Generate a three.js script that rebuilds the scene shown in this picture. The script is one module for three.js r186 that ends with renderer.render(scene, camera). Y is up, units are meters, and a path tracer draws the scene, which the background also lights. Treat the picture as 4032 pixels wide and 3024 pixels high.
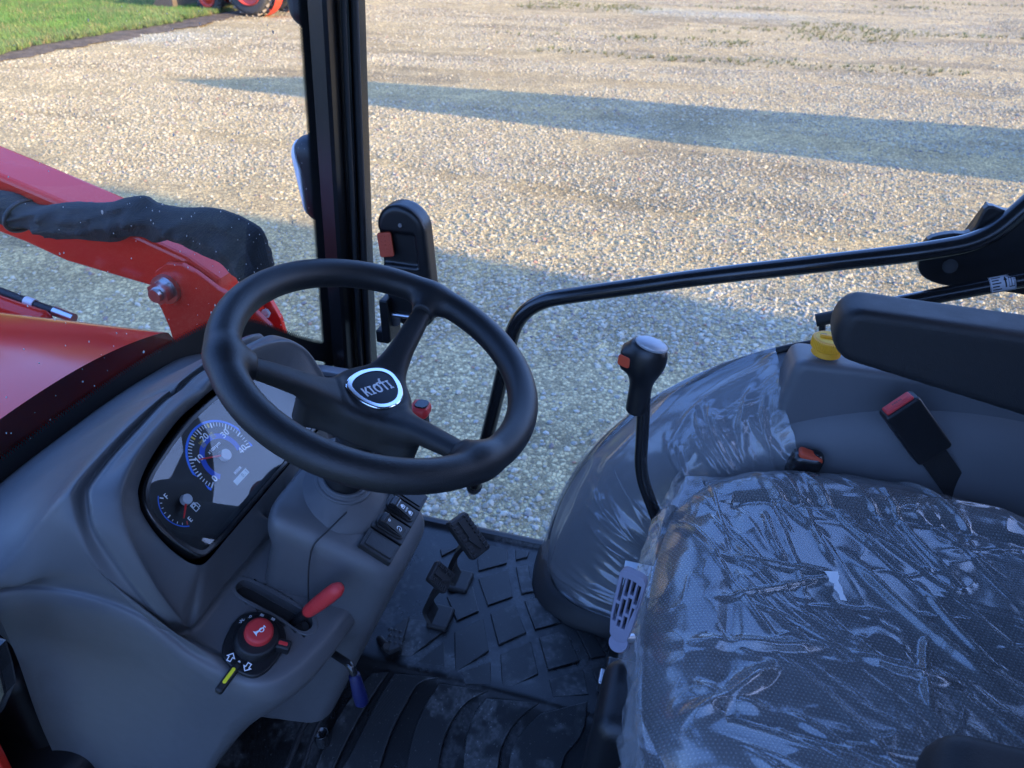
import * as THREE from 'three';
import { RoundedBoxGeometry } from 'three/addons/geometries/RoundedBoxGeometry.js';
import { mergeGeometries, mergeVertices, toCreasedNormals } from 'three/addons/utils/BufferGeometryUtils.js';

// ---------- camera, sky, sun, exposure ----------
const scene = new THREE.Scene();
const camera = new THREE.PerspectiveCamera(56.0, 4 / 3, 0.02, 600);
{
  const [r, u, b] = [[0.9633,0.0146,-0.268],[-0.1578,0.8385,-0.5215],[0.2171,0.5446,0.8101]];
  const m = new THREE.Matrix4().makeBasis(new THREE.Vector3(...r), new THREE.Vector3(...u), new THREE.Vector3(...b));
  camera.quaternion.setFromRotationMatrix(m);
  camera.position.set(...[0.3418,2.2319,0.6749]);
  camera.focus = 1.05; camera.userData.fStop = 9;
}
const renderer = new THREE.WebGLRenderer({ antialias: true });
renderer.setSize(1024, 768);
renderer.toneMapping = THREE.LinearToneMapping;
renderer.toneMappingExposure = 2.75;
renderer.shadowMap.enabled = true;

const SUN_EL = 14 * Math.PI / 180, SUN_AZ = Math.atan2(0.135, 0.99);          // low evening sun behind the machine
const sunDir = new THREE.Vector3(Math.cos(SUN_EL) * Math.cos(SUN_AZ), Math.sin(SUN_EL), Math.cos(SUN_EL) * Math.sin(SUN_AZ));
{
  // clear evening sky: deep blue overhead, paler to the horizon, warm round the sun
  const w = 512, h = 256, d = new Float32Array(w * h * 4);
  for (let j = 0; j < h; j++) for (let i = 0; i < w; i++) {
    const el = (0.5 - (j + 0.5) / h) * -Math.PI, ph = ((i + 0.5) / w - 0.5) * 2 * Math.PI;   // row 0 is straight down
    const y = Math.sin(el), x = Math.cos(el) * Math.cos(ph), z = Math.cos(el) * Math.sin(ph);
    const c = x * sunDir.x + y * sunDir.y + z * sunDir.z;
    const up = Math.max(0, y), hz = Math.pow(1 - up, 3.2), gl = Math.exp(-(1 - c) * 7), gl2 = Math.pow(Math.max(0, c), 60);
    const sd = Math.exp(-(1 - c) * 2.4);
    let r = 0.12 + 0.28 * hz + 0.42 * sd + 0.7 * gl + 1.6 * gl2, g = 0.30 + 0.46 * hz + 0.58 * sd + 0.50 * gl + 1.1 * gl2, b = 0.90 + 0.70 * hz + 0.98 * sd + 0.25 * gl + 0.5 * gl2;
    if (y < 0) { r = 0.20; g = 0.18; b = 0.15; }
    const k = (j * w + i) * 4; d[k] = r; d[k + 1] = g; d[k + 2] = b; d[k + 3] = 1;
  }
  const sky = new THREE.DataTexture(d, w, h, THREE.RGBAFormat, THREE.FloatType);
  sky.mapping = THREE.EquirectangularReflectionMapping; sky.magFilter = THREE.LinearFilter; sky.minFilter = THREE.LinearFilter; sky.needsUpdate = true;
  scene.background = sky; scene.environment = sky;
}
const sun = new THREE.DirectionalLight(new THREE.Color(1.0, 0.76, 0.44), 5.0);
sun.position.copy(sunDir).multiplyScalar(60);
sun.castShadow = true; sun.shadow.mapSize.set(4096, 4096); sun.shadow.radius = 1;
Object.assign(sun.shadow.camera, { left: -40, right: 40, top: 40, bottom: -40, near: 1, far: 160 });
scene.add(sun);

// ---------- helpers ----------
const V = (a, b, c) => Array.isArray(a) ? new THREE.Vector3(...a) : new THREE.Vector3(a, b, c);
let seed = 12345;
const rnd = () => { seed = (seed * 1664525 + 1013904223) >>> 0; return seed / 4294967296; };
const rr = (a, b) => a + (b - a) * rnd();
const clamp = (x, a, b) => Math.min(b, Math.max(a, x));
const mix = (a, b, t) => a + (b - a) * t;
const sstep = (a, b, x) => { const t = clamp((x - a) / (b - a), 0, 1); return t * t * (3 - 2 * t); };
// value noise, 3-D
function hash3(x, y, z) { let h = (x * 374761393 + y * 668265263 + z * 2147483647) | 0; h = Math.imul(h ^ (h >>> 13), 1274126177); h ^= h >>> 16; return (h >>> 0) / 4294967296; }
function noise(x, y, z = 0) {
  const xi = Math.floor(x), yi = Math.floor(y), zi = Math.floor(z); let fx = x - xi, fy = y - yi, fz = z - zi;
  fx = fx * fx * (3 - 2 * fx); fy = fy * fy * (3 - 2 * fy); fz = fz * fz * (3 - 2 * fz);
  const L = (a, b, t) => a + (b - a) * t;
  const pl = k => L(L(hash3(xi, yi, zi + k), hash3(xi + 1, yi, zi + k), fx), L(hash3(xi, yi + 1, zi + k), hash3(xi + 1, yi + 1, zi + k), fx), fy);
  return L(pl(0), pl(1), fz);
}
const fbm = (x, y, z = 0, o = 4) => { let s = 0, a = 0.5, n = 0; for (let i = 0; i < o; i++) { s += a * noise(x, y, z); n += a; x *= 2.03; y *= 2.03; z *= 2.03; a *= 0.5; } return s / n; };
// tileable noise on a period p
function tnoise(x, y, p, s = 0) {
  const xi = Math.floor(x), yi = Math.floor(y); let fx = x - xi, fy = y - yi; fx = fx * fx * (3 - 2 * fx); fy = fy * fy * (3 - 2 * fy);
  const m = v => ((v % p) + p) % p, a = hash3(m(xi), m(yi), s), b = hash3(m(xi + 1), m(yi), s), c = hash3(m(xi), m(yi + 1), s), e = hash3(m(xi + 1), m(yi + 1), s);
  return (a + (b - a) * fx) * (1 - fy) + (c + (e - c) * fx) * fy;
}
function tworley(x, y, p, s = 0) {
  const xi = Math.floor(x), yi = Math.floor(y); let d1 = 9, d2 = 9, id = 0; const m = v => ((v % p) + p) % p;
  for (let j = -1; j <= 1; j++) for (let i = -1; i <= 1; i++) {
    const cx = xi + i, cy = yi + j, px = cx + hash3(m(cx), m(cy), s + 11), py = cy + hash3(m(cx), m(cy), s + 23), d = Math.hypot(px - x, py - y);
    if (d < d1) { d2 = d1; d1 = d; id = hash3(m(cx), m(cy), s + 37); } else if (d < d2) d2 = d;
  }
  return [d1, d2, id];
}
function tex(n, fn, srgb = true) {                                   // fn(u, v) in 0..1 gives [r, g, b] in 0..1 (display values) or one number
  const a = new Uint8Array(n * n * 4);
  for (let j = 0; j < n; j++) for (let i = 0; i < n; i++) {
    const c = fn((i + 0.5) / n, (j + 0.5) / n), k = (j * n + i) * 4, q = Array.isArray(c) ? c : [c, c, c];
    for (let e = 0; e < 3; e++) a[k + e] = clamp(q[e], 0, 1) * 255; a[k + 3] = 255;
  }
  const t = new THREE.DataTexture(a, n, n, THREE.RGBAFormat); t.wrapS = t.wrapT = THREE.RepeatWrapping; t.magFilter = THREE.LinearFilter; t.minFilter = THREE.LinearMipmapLinearFilter; t.generateMipmaps = true;
  if (srgb) t.colorSpace = THREE.SRGBColorSpace; t.needsUpdate = true; return t;
}
const rep = (t, x, y = x) => { const c = t.clone(); c.repeat.set(x, y); c.needsUpdate = true; return c; };
function canvasTex(w, h, draw) {
  const cv = document.createElement('canvas'); cv.width = w; cv.height = h; const g = cv.getContext('2d'); draw(g, w, h);
  const t = new THREE.CanvasTexture(cv); t.colorSpace = THREE.SRGBColorSpace; t.magFilter = THREE.LinearFilter; return t;
}
const lin = (r, g, b) => new THREE.Color().setRGB(r, g === undefined ? r : g, b === undefined ? r : b);
const mat = (c, rough, o = {}) => new THREE.MeshPhysicalMaterial({ color: c, roughness: rough, metalness: 0, side: THREE.DoubleSide, ...o });

// geometry
function curve(pts, closed = false) { return new THREE.CatmullRomCurve3(pts.map(p => V(p)), closed, 'centripetal'); }
function resample(pts, n) { if (pts.length === 2) { const a = V(pts[0]), b = V(pts[1]); return Array.from({ length: n }, (_, i) => a.clone().lerp(b, i / (n - 1))); } return curve(pts).getSpacedPoints(n - 1); }
function gridGeo(P, closed = false) {                                // rows of points -> smooth sheet, uv in metres
  const R = P.length, C = P[0].length, pos = [], uv = [], idx = [];
  let vr = 0; const vs = [0]; for (let i = 1; i < R; i++) { vr += P[i][C >> 1].distanceTo(P[i - 1][C >> 1]); vs.push(vr); }
  let ur = 0; const us = [0]; const M = P[R >> 1]; for (let j = 1; j < C; j++) { ur += M[j].distanceTo(M[j - 1]); us.push(ur); }
  for (let i = 0; i < R; i++) for (let j = 0; j < C; j++) { const p = P[i][j]; pos.push(p.x, p.y, p.z); uv.push(us[j], vs[i]); }
  for (let i = 0; i < R - 1; i++) for (let j = 0; j < C - 1; j++) { const a = i * C + j, b = a + 1, c = a + C, d = c + 1; idx.push(a, b, d, a, d, c); }
  const g = new THREE.BufferGeometry(); g.setAttribute('position', new THREE.Float32BufferAttribute(pos, 3)); g.setAttribute('uv', new THREE.Float32BufferAttribute(uv, 2)); g.setIndex(idx); g.computeVertexNormals(); return g;
}
function loft(curves, n = 40, m = 6, smooth = true) {               // curves: arrays of points; n along, m steps between neighbours
  const S = curves.map(c => resample(c, n)), rows = [];
  for (let k = 0; k < S.length - 1; k++) for (let q = 0; q < m; q++) rows.push([k, q / m]);
  rows.push([S.length - 2, 1]);
  const out = rows.map(([k, t]) => S[0].map((_, j) => {
    const b = S[k][j], c = S[k + 1][j]; if (!smooth) return b.clone().lerp(c, t);
    const a = S[k - 1] ? S[k - 1][j] : b.clone().multiplyScalar(2).sub(c), d = S[k + 2] ? S[k + 2][j] : c.clone().multiplyScalar(2).sub(b);
    const tt = t * t, t3 = tt * t, f = (i) => 0.5 * (2 * b.getComponent(i) + (c.getComponent(i) - a.getComponent(i)) * t + (2 * a.getComponent(i) - 5 * b.getComponent(i) + 4 * c.getComponent(i) - d.getComponent(i)) * tt + (-a.getComponent(i) + 3 * b.getComponent(i) - 3 * c.getComponent(i) + d.getComponent(i)) * t3);
    return new THREE.Vector3(f(0), f(1), f(2));
  }));
  return gridGeo(out);
}
function tube(pts, r, seg = 60, rad = 14, closed = false, caps = true) {
  const c = pts.length === 2 ? new THREE.LineCurve3(V(pts[0]), V(pts[1])) : curve(pts, closed); const g = [new THREE.TubeGeometry(c, pts.length === 2 ? 1 : seg, r, rad, closed)];
  if (caps && !closed) for (const p of [pts[0], pts[pts.length - 1]]) { const s = new THREE.SphereGeometry(r, rad, 8); s.translate(...(Array.isArray(p) ? p : p.toArray())); g.push(s); }
  return merge(g);
}
function bentTube(pts, r, bend, rad = 14, caps = true) {             // straight runs with rounded corners
  const q = []; const P = pts.map(p => V(p));
  q.push(P[0]);
  for (let i = 1; i < P.length - 1; i++) {
    const a = P[i - 1].clone().sub(P[i]), b = P[i + 1].clone().sub(P[i]), l = Math.min(bend, a.length() * 0.45, b.length() * 0.45); a.setLength(l); b.setLength(l);
    const A = P[i].clone().add(a), B = P[i].clone().add(b); for (let k = 0; k <= 8; k++) { const t = k / 8; q.push(A.clone().multiplyScalar((1 - t) * (1 - t)).add(P[i].clone().multiplyScalar(2 * t * (1 - t))).add(B.clone().multiplyScalar(t * t))); }
  }
  q.push(P[P.length - 1]);
  const path = new THREE.CurvePath(); for (let i = 0; i < q.length - 1; i++) if (q[i].distanceTo(q[i + 1]) > 1e-5) path.add(new THREE.LineCurve3(q[i], q[i + 1]));
  const cr = new THREE.CatmullRomCurve3(q, false, 'centripetal'); const g = [new THREE.TubeGeometry(cr, q.length * 6, r, rad)];
  if (caps) for (const p of [q[0], q[q.length - 1]]) { const s = new THREE.SphereGeometry(r, rad, 8); s.translate(p.x, p.y, p.z); g.push(s); }
  return merge(g);
}
function merge(list) {
  list = list.map(g => { g = g.index ? g.toNonIndexed() : g; for (const k of Object.keys(g.attributes)) if (!['position', 'normal', 'uv'].includes(k)) g.deleteAttribute(k); if (!g.attributes.uv) g.setAttribute('uv', new THREE.Float32BufferAttribute(new Float32Array(g.attributes.position.count * 2), 2)); if (!g.attributes.normal) g.computeVertexNormals(); return g; });
  return list.length === 1 ? list[0] : mergeGeometries(list);
}
function shapeOf(pts) { const s = new THREE.Shape(); pts.forEach(([x, y], i) => i ? s.lineTo(x, y) : s.moveTo(x, y)); s.closePath(); return s; }
function smoothShape(pts, n = 60) { const c = new THREE.CatmullRomCurve3(pts.map(([x, y]) => V(x, y, 0)), true, 'centripetal'); return shapeOf(c.getSpacedPoints(n).slice(0, n).map(p => [p.x, p.y])); }
function roundRect(w, h, r) { const s = new THREE.Shape(), x = -w / 2, y = -h / 2; s.moveTo(x + r, y); s.lineTo(x + w - r, y); s.absarc(x + w - r, y + r, r, -Math.PI / 2, 0); s.lineTo(x + w, y + h - r); s.absarc(x + w - r, y + h - r, r, 0, Math.PI / 2); s.lineTo(x + r, y + h); s.absarc(x + r, y + h - r, r, Math.PI / 2, Math.PI); s.lineTo(x, y + r); s.absarc(x + r, y + r, r, Math.PI, Math.PI * 1.5); return s; }
function ext(shape, depth, bevel = 0.001, seg = 2, cs = 10) { return new THREE.ExtrudeGeometry(shape, { depth: Math.max(1e-4, depth - 2 * bevel), bevelEnabled: bevel > 0, bevelThickness: bevel, bevelSize: bevel, bevelOffset: -bevel, bevelSegments: seg, curveSegments: cs }).translate(0, 0, bevel); }
// frame at o whose local z is n and local y is as near to up as can be
function frame(o, n, up = [0, 1, 0]) { const z = V(n).normalize(), y = V(up).sub(z.clone().multiplyScalar(V(up).dot(z))).normalize(), x = y.clone().cross(z); return new THREE.Matrix4().makeBasis(x, y, z).setPosition(V(o)); }
const put = (g, m) => g.applyMatrix4(m);
function boxUV(g, s = 1) {                                           // box-projected uv in metres for shapes without their own
  if (g.index) g = g.toNonIndexed(); if (!g.attributes.normal) g.computeVertexNormals();
  const p = g.attributes.position, n = g.attributes.normal, uv = new Float32Array(p.count * 2);
  for (let i = 0; i < p.count; i += 3) {
    let nx = 0, ny = 0, nz = 0; for (let k = 0; k < 3; k++) { nx += n.getX(i + k); ny += n.getY(i + k); nz += n.getZ(i + k); }
    nx = Math.abs(nx); ny = Math.abs(ny); nz = Math.abs(nz);
    for (let k = 0; k < 3; k++) { const x = p.getX(i + k), y = p.getY(i + k), z = p.getZ(i + k); const [a, b] = nx > ny && nx > nz ? [z, y] : ny > nz ? [x, z] : [x, y]; uv[2 * (i + k)] = a * s; uv[2 * (i + k) + 1] = b * s; }
  }
  g.setAttribute('uv', new THREE.Float32BufferAttribute(uv, 2)); return g;
}
// surface nets: mesh of f = 0 (f < 0 inside)
function net(f, lo, hi, cell) {
  const nx = Math.ceil((hi[0] - lo[0]) / cell) + 1, ny = Math.ceil((hi[1] - lo[1]) / cell) + 1, nz = Math.ceil((hi[2] - lo[2]) / cell) + 1, F = new Float32Array(nx * ny * nz), id = (i, j, k) => (k * ny + j) * nx + i;
  for (let k = 0; k < nz; k++) for (let j = 0; j < ny; j++) for (let i = 0; i < nx; i++) F[id(i, j, k)] = f(lo[0] + i * cell, lo[1] + j * cell, lo[2] + k * cell);
  const vid = new Int32Array(nx * ny * nz).fill(-1), pos = [], E = [[0, 1], [0, 2], [0, 4], [1, 3], [1, 5], [2, 3], [2, 6], [3, 7], [4, 5], [4, 6], [5, 7], [6, 7]];
  for (let k = 0; k < nz - 1; k++) for (let j = 0; j < ny - 1; j++) for (let i = 0; i < nx - 1; i++) {
    const v = []; for (let c = 0; c < 8; c++) v.push(F[id(i + (c & 1), j + ((c >> 1) & 1), k + (c >> 2))]);
    let x = 0, y = 0, z = 0, n = 0; for (const [a, b] of E) if ((v[a] < 0) !== (v[b] < 0)) { const t = v[a] / (v[a] - v[b]); x += (a & 1) + ((b & 1) - (a & 1)) * t; y += ((a >> 1) & 1) + (((b >> 1) & 1) - ((a >> 1) & 1)) * t; z += (a >> 2) + ((b >> 2) - (a >> 2)) * t; n++; }
    if (n) { vid[id(i, j, k)] = pos.length / 3; pos.push(lo[0] + (i + x / n) * cell, lo[1] + (j + y / n) * cell, lo[2] + (k + z / n) * cell); }
  }
  const idx = [], quad = (a, b, c, d, fl) => { if (a < 0 || b < 0 || c < 0 || d < 0) return; fl ? idx.push(a, c, b, a, d, c) : idx.push(a, b, c, a, c, d); };
  for (let k = 1; k < nz - 1; k++) for (let j = 1; j < ny - 1; j++) for (let i = 1; i < nx - 1; i++) {
    const s = F[id(i, j, k)] < 0;
    if (s !== F[id(i + 1, j, k)] < 0) quad(vid[id(i, j - 1, k - 1)], vid[id(i, j, k - 1)], vid[id(i, j, k)], vid[id(i, j - 1, k)], !s);
    if (s !== F[id(i, j + 1, k)] < 0) quad(vid[id(i - 1, j, k - 1)], vid[id(i - 1, j, k)], vid[id(i, j, k)], vid[id(i, j, k - 1)], !s);
    if (s !== F[id(i, j, k + 1)] < 0) quad(vid[id(i - 1, j - 1, k)], vid[id(i, j - 1, k)], vid[id(i, j, k)], vid[id(i - 1, j, k)], !s);
  }
  const g = new THREE.BufferGeometry(); g.setAttribute('position', new THREE.Float32BufferAttribute(pos, 3)); g.setIndex(idx);
  const nor = [], e = cell * 0.7; for (let i = 0; i < pos.length; i += 3) { const [x, y, z] = [pos[i], pos[i + 1], pos[i + 2]]; let a = f(x + e, y, z) - f(x - e, y, z), b = f(x, y + e, z) - f(x, y - e, z), c = f(x, y, z + e) - f(x, y, z - e); const l = Math.hypot(a, b, c) || 1; nor.push(a / l, b / l, c / l); }
  g.setAttribute('normal', new THREE.Float32BufferAttribute(nor, 3)); return g;
}
const smin = (a, b, k) => { const h = clamp(0.5 + 0.5 * (b - a) / k, 0, 1); return mix(b, a, h) - k * h * (1 - h); };
const smax = (a, b, k) => -smin(-a, -b, k);
function sdCap(x, y, z, a, b, ra, rb = ra) { const dx = b[0] - a[0], dy = b[1] - a[1], dz = b[2] - a[2]; const t = clamp(((x - a[0]) * dx + (y - a[1]) * dy + (z - a[2]) * dz) / (dx * dx + dy * dy + dz * dz), 0, 1); return Math.hypot(x - a[0] - dx * t, y - a[1] - dy * t, z - a[2] - dz * t) - mix(ra, rb, t); }
function sdBox(x, y, z, hx, hy, hz, r) { const a = Math.abs(x) - hx + r, b = Math.abs(y) - hy + r, c = Math.abs(z) - hz + r; return Math.hypot(Math.max(a, 0), Math.max(b, 0), Math.max(c, 0)) + Math.min(Math.max(a, b, c), 0) - r; }

// scene graph
const names = {};
function numbered(n) { const k = names[n] = (names[n] ?? -1) + 1; return k ? `${n}_${String(k).padStart(3, '0')}` : n; }
function tag(o, label, category, group) { Object.assign(o.userData, { label, category }); if (group) o.userData.group = group; return o; }
function thing(name, label, category, group, at) { const g = new THREE.Group(); g.name = numbered(name); if (at) g.position.set(...at); scene.add(g); return tag(g, label, category, group); }
function part(name, geo, material, parent, label) {                  // geometry in world metres, kept in place under its parent
  const m = new THREE.Mesh(geo, material); m.name = name; m.castShadow = m.receiveShadow = true;
  if (parent !== scene) { parent.updateMatrixWorld(true); m.applyMatrix4(parent.matrixWorld.clone().invert()); }
  parent.add(m); if (label) m.userData.label = label; return m;
}
function solo(name, geo, material, label, category, group) { const m = part(numbered(name), geo, material, scene); return tag(m, label, category, group); }
function struct(name, geo, material) { const m = part(numbered(name), geo, material, scene); m.userData.kind = 'structure'; return m; }
const box = (w, h, d, x, y, z, r = 0.004) => new RoundedBoxGeometry(w, h, d, 2, Math.min(r, w / 2.01, h / 2.01, d / 2.01)).translate(x, y, z);
const cyl = (a, b, r1, r2 = r1, seg = 24) => { const A = V(a), B = V(b), g = new THREE.CylinderGeometry(r2, r1, A.distanceTo(B), seg); const q = new THREE.Quaternion().setFromUnitVectors(new THREE.Vector3(0, 1, 0), B.clone().sub(A).normalize()); return g.applyQuaternion(q).translate((A.x + B.x) / 2, (A.y + B.y) / 2, (A.z + B.z) / 2); };

// ---------- materials ----------
const grainT = tex(256, (u, v) => { const [a, b] = tworley(u * 40, v * 40, 40); return clamp((b - a) * 1.4, 0, 1) * 0.7 + 0.3 * tnoise(u * 90, v * 90, 90, 3); }, false);   // leather-like moulding grain
const fineT = tex(256, (u, v) => 0.5 * tnoise(u * 64, v * 64, 64, 1) + 0.3 * tnoise(u * 128, v * 128, 128, 2) + 0.2 * tnoise(u * 20, v * 20, 20, 4), false);
const roughT = tex(256, (u, v) => { const q = 0.55 * tnoise(u * 6, v * 6, 6, 7) + 0.3 * tnoise(u * 17, v * 17, 17, 8) + 0.15 * tnoise(u * 60, v * 60, 60, 9); return [1, 0.82 + 0.30 * q, 0]; }, false);
const M = {};
const grain = { bumpMap: rep(grainT, 14), bumpScale: 0.00022, roughnessMap: rep(roughT, 5) };
const fine = { bumpMap: rep(fineT, 9), bumpScale: 0.00020, roughnessMap: rep(roughT, 4) };
M.dash = mat(lin(0.094, 0.096, 0.100), 0.41, { bumpMap: rep(grainT, 22), bumpScale: 0.00016, roughnessMap: rep(roughT, 5) });
M.dashDark = mat(lin(0.034, 0.035, 0.040), 0.55, fine);
M.fender = mat(lin(0.108, 0.111, 0.117), 0.46, { bumpMap: rep(grainT, 22), bumpScale: 0.00016, roughnessMap: rep(roughT, 5) });
M.wheel = mat(lin(0.013, 0.013, 0.014), 0.46, grain);
M.hub = mat(lin(0.013, 0.013, 0.014), 0.55, grain);
M.black = mat(lin(0.009, 0.009, 0.010), 0.45, fine);
M.blackSatin = mat(lin(0.010, 0.010, 0.011), 0.38, fine);
M.blackGloss = mat(lin(0.012, 0.012, 0.013), 0.24, { roughnessMap: rep(roughT, 3), clearcoat: 0.3, clearcoatRoughness: 0.2 });
M.rubber = mat(lin(0.020, 0.020, 0.021), 0.6, fine);
M.red = mat(lin(0.66, 0.030, 0.014), 0.16, { roughnessMap: rep(roughT, 2), ior: 1.45 });
M.redPlastic = mat(lin(0.62, 0.035, 0.035), 0.42, fine);
M.orangePlastic = mat(lin(0.60, 0.07, 0.025), 0.45, fine);
M.bluePlastic = mat(lin(0.006, 0.010, 0.065), 0.45, fine);
M.yellow = mat(lin(0.85, 0.38, 0.015), 0.45, fine);
M.yellowMark = mat(lin(0.85, 0.75, 0.03), 0.5);
M.white = mat(lin(0.8, 0.8, 0.8), 0.5);
M.chrome = mat(lin(0.85, 0.86, 0.88), 0.08, { metalness: 1 });
M.steel = mat(lin(0.55, 0.55, 0.56), 0.32, { metalness: 1, roughnessMap: rep(roughT, 6) });
M.silver = mat(lin(0.45, 0.46, 0.48), 0.5, { metalness: 0.3 });
M.lens = new THREE.MeshPhysicalMaterial({ color: 0xffffff, roughness: 0.02, metalness: 0, transmission: 1, thickness: 0, ior: 1.7, side: THREE.DoubleSide });
M.glass = new THREE.MeshPhysicalMaterial({ color: 0xffffff, roughness: 0.0, metalness: 0, transmission: 1, thickness: 0, ior: 1.5, side: THREE.DoubleSide });
M.filmSeat = new THREE.MeshPhysicalMaterial({ color: 0xffffff, roughness: 0.17, metalness: 0, transmission: 0.89, thickness: 0, ior: 1.85, side: THREE.DoubleSide });
M.film = new THREE.MeshPhysicalMaterial({ color: 0xffffff, roughness: 0.16, metalness: 0, transmission: 0.90, thickness: 0, ior: 1.75, side: THREE.DoubleSide });

// ---------- ground, grass, what casts the long shadows ----------
const GRASS_X = -12.1;
const edgeX = z => GRASS_X + 0.5 * (fbm(z * 0.5, 3.1) - 0.5) + 0.5 * (fbm(z * 2.2, 7.7) - 0.5) + 0.25 * (fbm(z * 7, 1.7) - 0.5);
const tracks = [[-6.1, 0.05, 0.26, 0.9, 0.31], [-8.6, 0.07, 0.40, 1.2, 0.19], [-11.2, 0.13, 0.34, 0.9, 0.24], [-12.9, 0.12, 0.36, 0.8, 0.2], [-16.2, -0.09, 0.55, 1.2, 0.17]];   // wheel tracks: z at x = 0, slope, half width, wander
const onTrack = (x, z) => { let m = 0; for (const [z0, k, w, a, f] of tracks) { const d = z - z0 - k * x - a * Math.sin(x * f + z0 * 3) * 0.6 + 0.25 * (fbm(x * 0.8, z * 0.8, z0) - 0.5); m = Math.max(m, Math.exp(-d * d / (w * w)) * (0.25 + 1.5 * (fbm(x * 0.3, z0) - 0.3))); } return clamp(m, 0, 1); };
const tan = (x, z) => sstep(0.38, 0.60, fbm(x * 0.16 + 3, z * 0.22, 6) + 0.30 * sstep(-3.6, -7, z) - 0.12);       // patchy tan fines, plus a painted warm sunlit tint past the shade edge
function groundH(x, z) {
  let h = 0.030 * (fbm(x * 0.35 + 5, z * 0.6, 1) - 0.5) + 0.022 * (fbm(x * 1.3, z * 1.9, 2) - 0.5);
  const t = onTrack(x, z); h -= 0.020 * t; h += 0.014 * Math.max(0, 0.35 - Math.abs(t - 0.35)) * 2 * fbm(x * 3, z * 3, 8);
  return h;
}
const gravelT = tex(1024, (u, v) => {
  const [a, b, id] = tworley(u * 60, v * 60, 60, 1), [c, d, id2] = tworley(u * 130, v * 130, 130, 5), e = clamp((b - a) * 4, 0, 1), f = clamp((d - c) * 4, 0, 1), n = tnoise(u * 9, v * 9, 9, 2);
  const big = id > 0.45, t = big ? 0.52 + 0.36 * id : 0.50 + 0.22 * id2, s = (big ? 0.75 + 0.25 * e : 0.8 + 0.2 * f) * t * (0.92 + 0.16 * n), w = 0.5 + 0.5 * hash3(Math.floor(id * 997), 3, 1);
  return [s * (1.02 + 0.03 * w), s, s * (0.90 - 0.06 * w)];
});
const gravelB = tex(1024, (u, v) => { const [a, b, id] = tworley(u * 60, v * 60, 60, 1), [c, d] = tworley(u * 130, v * 130, 130, 5); return clamp((id > 0.45 ? 0.45 + 0.5 * id : 0.2) * clamp((b - a) * 2.2, 0, 1) + 0.3 * clamp((d - c) * 2, 0, 1), 0, 1); }, false);
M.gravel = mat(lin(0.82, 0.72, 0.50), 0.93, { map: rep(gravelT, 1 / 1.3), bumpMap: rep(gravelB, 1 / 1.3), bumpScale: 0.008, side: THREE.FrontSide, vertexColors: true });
{
  const xs = [], zs = [];
  for (let x = -130; x < -16; x += 6) xs.push(x); for (let x = -16; x < 7; x += 0.08) xs.push(x); for (let x = 7; x <= 130; x += 5) xs.push(x);
  for (let z = 60; z > 2; z -= 4) zs.push(z); for (let z = 2; z > -26; z -= 0.09) zs.push(z); for (let z = -26; z >= -260; z -= 6) zs.push(z);
  const P = zs.map(z => xs.map(x => { const near = x > -15.9 && x < 6.9 && z < 1.9 && z > -25.9; return new THREE.Vector3(x, near ? groundH(x, z) : -0.01, z); }));
  const g = gridGeo(P); const p = g.attributes.position, uv = g.attributes.uv; for (let i = 0; i < p.count; i++) uv.setXY(i, p.getX(i), p.getZ(i));
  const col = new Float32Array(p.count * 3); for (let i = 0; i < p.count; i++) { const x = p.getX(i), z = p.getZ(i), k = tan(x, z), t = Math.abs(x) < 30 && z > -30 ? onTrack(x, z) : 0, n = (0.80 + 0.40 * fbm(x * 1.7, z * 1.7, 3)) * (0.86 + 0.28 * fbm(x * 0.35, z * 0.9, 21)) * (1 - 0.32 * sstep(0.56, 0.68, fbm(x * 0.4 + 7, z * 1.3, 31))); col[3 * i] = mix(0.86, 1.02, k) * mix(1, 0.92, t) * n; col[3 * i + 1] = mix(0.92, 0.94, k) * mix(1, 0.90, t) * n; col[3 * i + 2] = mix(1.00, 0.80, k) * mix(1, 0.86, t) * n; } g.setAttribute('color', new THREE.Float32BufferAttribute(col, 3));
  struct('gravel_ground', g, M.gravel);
}
const stoneGeo = k => { const g = new THREE.IcosahedronGeometry(1, 0), p = g.attributes.position, mem = {}; for (let i = 0; i < p.count; i++) { const key = [p.getX(i), p.getY(i), p.getZ(i)].map(v => v.toFixed(2)).join(); mem[key] ??= 0.72 + 0.5 * hash3(Math.round(p.getX(i) * 50), Math.round(p.getY(i) * 50) + k, Math.round(p.getZ(i) * 50)); const s = mem[key]; p.setXYZ(i, p.getX(i) * s, p.getY(i) * s * 0.75, p.getZ(i) * s); } g.computeVertexNormals(); return g; };
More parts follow.
